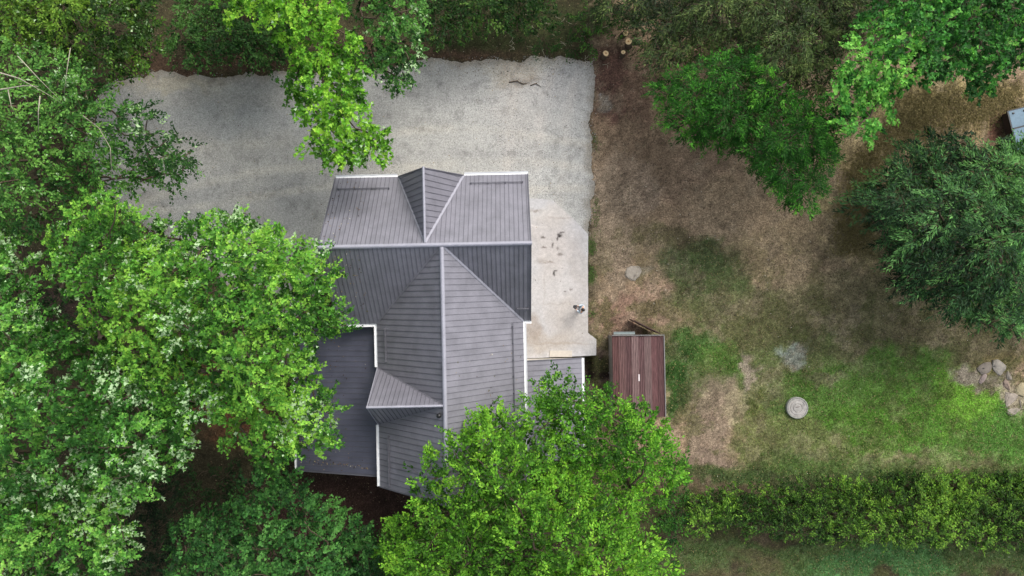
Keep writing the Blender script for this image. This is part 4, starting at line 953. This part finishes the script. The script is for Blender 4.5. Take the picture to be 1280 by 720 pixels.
# pebbles on the gravel
xs, ys = scatter(20000, gp[:, 0].min(), gp[:, 0].max(), gp[:, 1].min(), gp[:, 1].max(), lambda x, y: (inpoly(x, y, gpoly) | (edgedist(x, y, gpoly) < .35 * fbm(x, y, .6, 3, 5))) * ~inpoly(x, y, ppoly) * (.12 + .88 * np.clip((fbm(x, y, 1.8, 4, 63) - .45) / .15, 0, 1)))
n = len(xs); OV = np.array([(1, 0, 0), (-1, 0, 0), (0, 1, 0), (0, -1, 0), (0, 0, 1.)]); OF = np.array([(0, 2, 4), (2, 1, 4), (1, 3, 4), (3, 0, 4)])
r_ = rng.uniform(.014, .04, n); th = rng.uniform(0, 6.28, n); asp = rng.uniform(.6, 1, n)
ax_ = OV[None, :, 0] * r_[:, None]; ay_ = OV[None, :, 1] * (r_ * asp)[:, None]
V = np.stack([xs[:, None] + ax_ * np.cos(th)[:, None] - ay_ * np.sin(th)[:, None], ys[:, None] + ax_ * np.sin(th)[:, None] + ay_ * np.cos(th)[:, None], .018 + OV[None, :, 2] * (r_ * .7)[:, None]], 2).reshape(-1, 3)
T = (np.arange(n)[:, None, None] * 5 + OF[None]).reshape(-1, 3); u = rng.choice([.6, .8, 1.0, 1.15, 1.4], n)
o = link('gravel', npmesh('gravel', V, T, np.repeat(lin(140, 141, 140) * u[:, None], 5, axis=0)), M['stone'], kind='stuff'); tag(o, 'loose grey stones lying on the gravel driveway', 'gravel')
# leaf litter and crumbs of soil
def litter_d(x, y):
    px = 640 + x * F / H; py = 360 - y * F / H
    d = np.where(inpoly(x, y, gpoly), .05, .5); d = np.where(inpoly(x, y, ppoly), .015, d)
    d = np.where((px > 742) & (py < 430), .85, d); d = np.where(py < 95, .9, d); d = np.where((px > 820) & (px < 930) & (py > 400) & (py < 500), .08, d); return d
xs, ys = scatter(34000, -30, 31, -17, 17, litter_d); n = len(xs); inside = inpoly(xs, ys, gpoly) | inpoly(xs, ys, ppoly)
zz_ = np.where(inside, np.where(inpoly(xs, ys, ppoly), .076, .028), ground_z(xs, ys) + .012); ph = rng.uniform(0, 6.28, n)
pal = np.array([lin(70, 52, 42), lin(96, 74, 58), lin(128, 106, 84), lin(60, 48, 42), lin(146, 130, 108), lin(92, 92, 56), lin(190, 184, 170)]); c = pal[rng.choice(7, n, p=[.2, .2, .2, .14, .17, .07, .02])]
o = link('leaf_litter', leaf_mesh('leaf_litter', np.stack([xs, ys, zz_], 1), np.stack([np.cos(ph), np.sin(ph), rng.normal(0, .15, n)], 1), np.stack([rng.normal(0, .3, n), rng.normal(0, .3, n), np.ones(n)], 1), rng.uniform(.03, .1, n), c * rng.uniform(.6, 1.25, (n, 1)), 'oval'), M['leaf_dull'], kind='stuff')
tag(o, 'brown leaf litter and crumbs of soil strewn over the yard', 'leaf litter')
# dead leaves caught on the roof
rr3 = random.Random(8); pts = []
for i in range(420):
    if i < 200: x = -8.7 + abs(rr3.gauss(0, 1.6)); y = rr3.uniform(-11.8, -3.9); x = min(x, -4.1); zq = AZ0 + (x - AX) / 5.3 * 1.7
    elif i < 260: x = rr3.uniform(-8.5, -4.6); y = -11.55 + rr3.gauss(0, .05) + (x + 8.5) * -.05 + .25; zq = AZ0 + (x - AX) / 5.3 * 1.7
    elif i < 330: x = rr3.uniform(.2, 3.7); y = rr3.uniform(-12, -5); zq = zs(x)
    else: x = rr3.uniform(-5.7, -4); y = rr3.uniform(-3.5, -.2) if i % 2 else rr3.uniform(.2, 3.6); zq = zs(y)
    v = Vector((x, y, zq + .045)); v.rotate(Matrix.Rotation(TH, 3, 'Z')); pts.append((v.x + cw.x, v.y + cw.y, v.z))
pts = np.array(pts); n = len(pts); ph = rng.uniform(0, 6.28, n)
o = link('fallen_leaves', leaf_mesh('fallen_leaves', pts, np.stack([np.cos(ph), np.sin(ph), np.zeros(n)], 1), np.tile([0., 0, 1], (n, 1)) + rng.normal(0, .2, (n, 3)), rng.uniform(.05, .1, n), pal[rng.choice(7, n, p=[.2, .1, .2, .05, .25, .1, .1])], 'oval'), M['leaf_dull'], kind='stuff')
tag(o, 'scattered dead leaves lying on the grey house roof', 'fallen leaves')
# fine twigs and dead sticks on the bank
mb = MB(); rs = random.Random(9)
for i in range(70):
    px, py = rs.uniform(630, 760), rs.uniform(20, 82)
    if i > 40: px, py = rs.uniform(745, 1060), rs.uniform(95, 330)
    p = P(px, py); L = rs.uniform(.15, .6) * (.5 if i > 40 else 1); t = rs.uniform(0, 6.28); z0 = .02 if px > 745 else rs.uniform(.05, .35)
    mb.tube([(p.x, p.y, z0), (p.x + L * .5 * math.cos(t) + .03, p.y + L * .5 * math.sin(t), z0 + .04), (p.x + L * math.cos(t + .2), p.y + L * math.sin(t + .2), z0 + .02)], [.016, .012, .006], 5)
o = mb.build('sticks', M['bark_pale'], None, True, 'stuff'); tag(o, 'pale dead sticks scattered on the bank and bare soil', 'sticks')
for i, (pts, lab) in enumerate([([(636, 103, .05), (646, 101, .09), (654, 105, .06), (660, 104, .05)], 'thin dark fallen branch on the gravel below the bank'), ([(663, 107, .05), (670, 104, .08), (677, 109, .05)], 'short crooked fallen branch on the gravel, the right-hand one')]):
    mb = MB(); q = [P(*p) for p in pts]; mb.tube(q, [.03] * (len(q) - 1) + [.012], 7); mb.tube([q[1], q[1] + Vector((.2, .12, .03))], [.014, .006], 5)
    o = mb.build('fallen_branch', M['bark'], None, True); tag(o, lab, 'branch', 'fallen branches on the gravel')

# ------------------------------------------------------------------ person
pc = P(725, 386, .07)
person = thing('person', 'person in pale blue top with dark hair standing on the slab holding a dark controller', 'person', (pc.x, pc.y, .07), R(160))
def skin(name, verts, edges, radii, mat, parent, sub=2, root=0):
    me = bpy.data.meshes.new(name); me.from_pydata(verts, edges, []); o = link(name, me, mat, parent)
    m = o.modifiers.new('skin', 'SKIN'); m.use_smooth_shade = True
    sv = me.skin_vertices[0].data if me.skin_vertices else None
    if sv is None:
        bm = bmesh.new(); bm.from_mesh(me); bm.verts.layers.skin.verify(); bm.to_mesh(me); bm.free(); sv = me.skin_vertices[0].data
    for i, r in enumerate(radii):
        sv[i].radius = r if hasattr(r, '__len__') else (r, r); sv[i].use_root = (i == root)
    s_ = o.modifiers.new('sub', 'SUBSURF'); s_.levels = sub; s_.render_levels = sub
    return o
# faces +x in its own space; hands forward holding the controller
bv = [(0, 0, .95), (0, 0, 1.12), (0.0, 0, 1.30), (.0, 0, 1.42), (.01, 0, 1.50), (.02, 0, 1.60), (.015, 0, 1.70),
      (0, .19, 1.40), (.03, .24, 1.16), (.27, .13, 1.14), (.35, .09, 1.16),
      (0, -.19, 1.40), (.03, -.24, 1.16), (.27, -.13, 1.14), (.35, -.09, 1.16),
      (0, .10, .88), (.02, .11, .50), (-.01, .12, .09), (.13, .13, .03),
      (0, -.10, .88), (.04, -.12, .50), (.03, -.13, .09), (.17, -.15, .03)]
be = [(0, 1), (1, 2), (2, 3), (3, 4), (4, 5), (5, 6), (3, 7), (7, 8), (8, 9), (9, 10), (3, 11), (11, 12), (12, 13), (13, 14), (0, 15), (15, 16), (16, 17), (17, 18), (0, 19), (19, 20), (20, 21), (21, 22)]
br_ = [(.12, .15), (.10, .14), (.11, .16), (.09, .12), .052, .085, .08, .055, .042, .034, .03, .055, .042, .034, .03, .085, .058, .042, .032, .085, .058, .042, .032]
body = skin('body', bv, be, br_, M['skin'], person)
skin('jacket', [bv[i] for i in (0, 1, 2, 3, 7, 8, 9, 11, 12, 13)], [(0, 1), (1, 2), (2, 3), (3, 4), (4, 5), (5, 6), (3, 7), (7, 8), (8, 9)], [(.145, .175), (.13, .165), (.14, .185), (.115, .15), .08, .064, .05, .08, .064, .05], M['shirt'], person)
skin('trousers', [bv[i] for i in (0, 15, 16, 17, 19, 20, 21)], [(0, 1), (1, 2), (2, 3), (0, 4), (4, 5), (5, 6)], [(.13, .16), .10, .075, .062, .10, .075, .062], M['denim'], person)
for s_ in (1, -1):
    a = Vector(bv[17 if s_ > 0 else 21]); t = Vector(bv[18 if s_ > 0 else 22]); skin('shoe', [tuple(a - Vector((.03, 0, .03))), tuple(a.lerp(t, .6)), tuple(t + Vector((.04, 0, .01)))], [(0, 1), (1, 2)], [.05, .048, .038], M['black'], person)
hv = []; bm = bmesh.new(); bmesh.ops.create_icosphere(bm, subdivisions=3, radius=1)
for v in bm.verts:
    n_ = 1 + .05 * math.sin(9 * v.co.y + 4 * v.co.x); c = v.co
    v.co = Vector((c.x * .112 * n_ - .012, c.y * .098 * n_, max(c.z, -.75 if c.x < .1 else -.05) * .13 + 1.665))
me = bpy.data.meshes.new('hair'); bm.to_mesh(me); bm.free(); link('hair', me, M['hair'], person)
mb = MB(); mb.tube([(.095, 0, 1.645), (.125, 0, 1.615)], [.012, .018], 8); mb.build('nose', M['skin'], person, True)
for s_ in (1, -1): mb = MB(); mb.tube([(.088, s_ * .033, 1.648), (.1, s_ * .033, 1.648)], .011, 8); mb.build('eye', M['black'], person, True)
mb = MB(); mb.tube([(.098, -.025, 1.575), (.104, 0, 1.572), (.098, .025, 1.575)], .006, 6); mb.build('mouth', M['cutcore'], person, True)
for s_ in (1, -1):
    mb = MB()
    for k in range(4):
        x = .36 + .012 * k; y = s_ * (.095 - .016 * k); Lk = (.075, .085, .08, .06)[k]
        mb.tube([(x, y, 1.175), (x + .03, y - s_ * .02, 1.19 - .004 * k), (x + .035, y - s_ * Lk * .8, 1.175), (x + .015, y - s_ * Lk, 1.16)], [.010, .0095, .009, .007], 7)
    mb.tube([(.33, s_ * .075, 1.18), (.35, s_ * .045, 1.21), (.365, s_ * .02, 1.205)], [.012, .0105, .008], 7); mb.build('fingers', M['skin'], person, True)
ct = thing('controller', 'small black remote controller held in front of the person', 'controller', (pc.x, pc.y, .07), R(160))
mb = MB(); mb.box((.31, -.12, 1.165), (.45, .12, 1.2)); mb.build('case', M['black'], ct, bevel=.015)
mb = MB(); mb.box((.455, -.085, 1.19), (.54, .085, 1.205)); mb.build('screen', mat_plain('dark_screen', (.03, .03, .035), .15), ct, bevel=.005)
for s_ in (1, -1): mb = MB(); mb.tube([(.34, s_ * .08, 1.2), (.34, s_ * .08, 1.225)], .012, 8); mb.build('thumb_stick', M['cap'], ct)
print('leaf triangles', TOTAL[0])
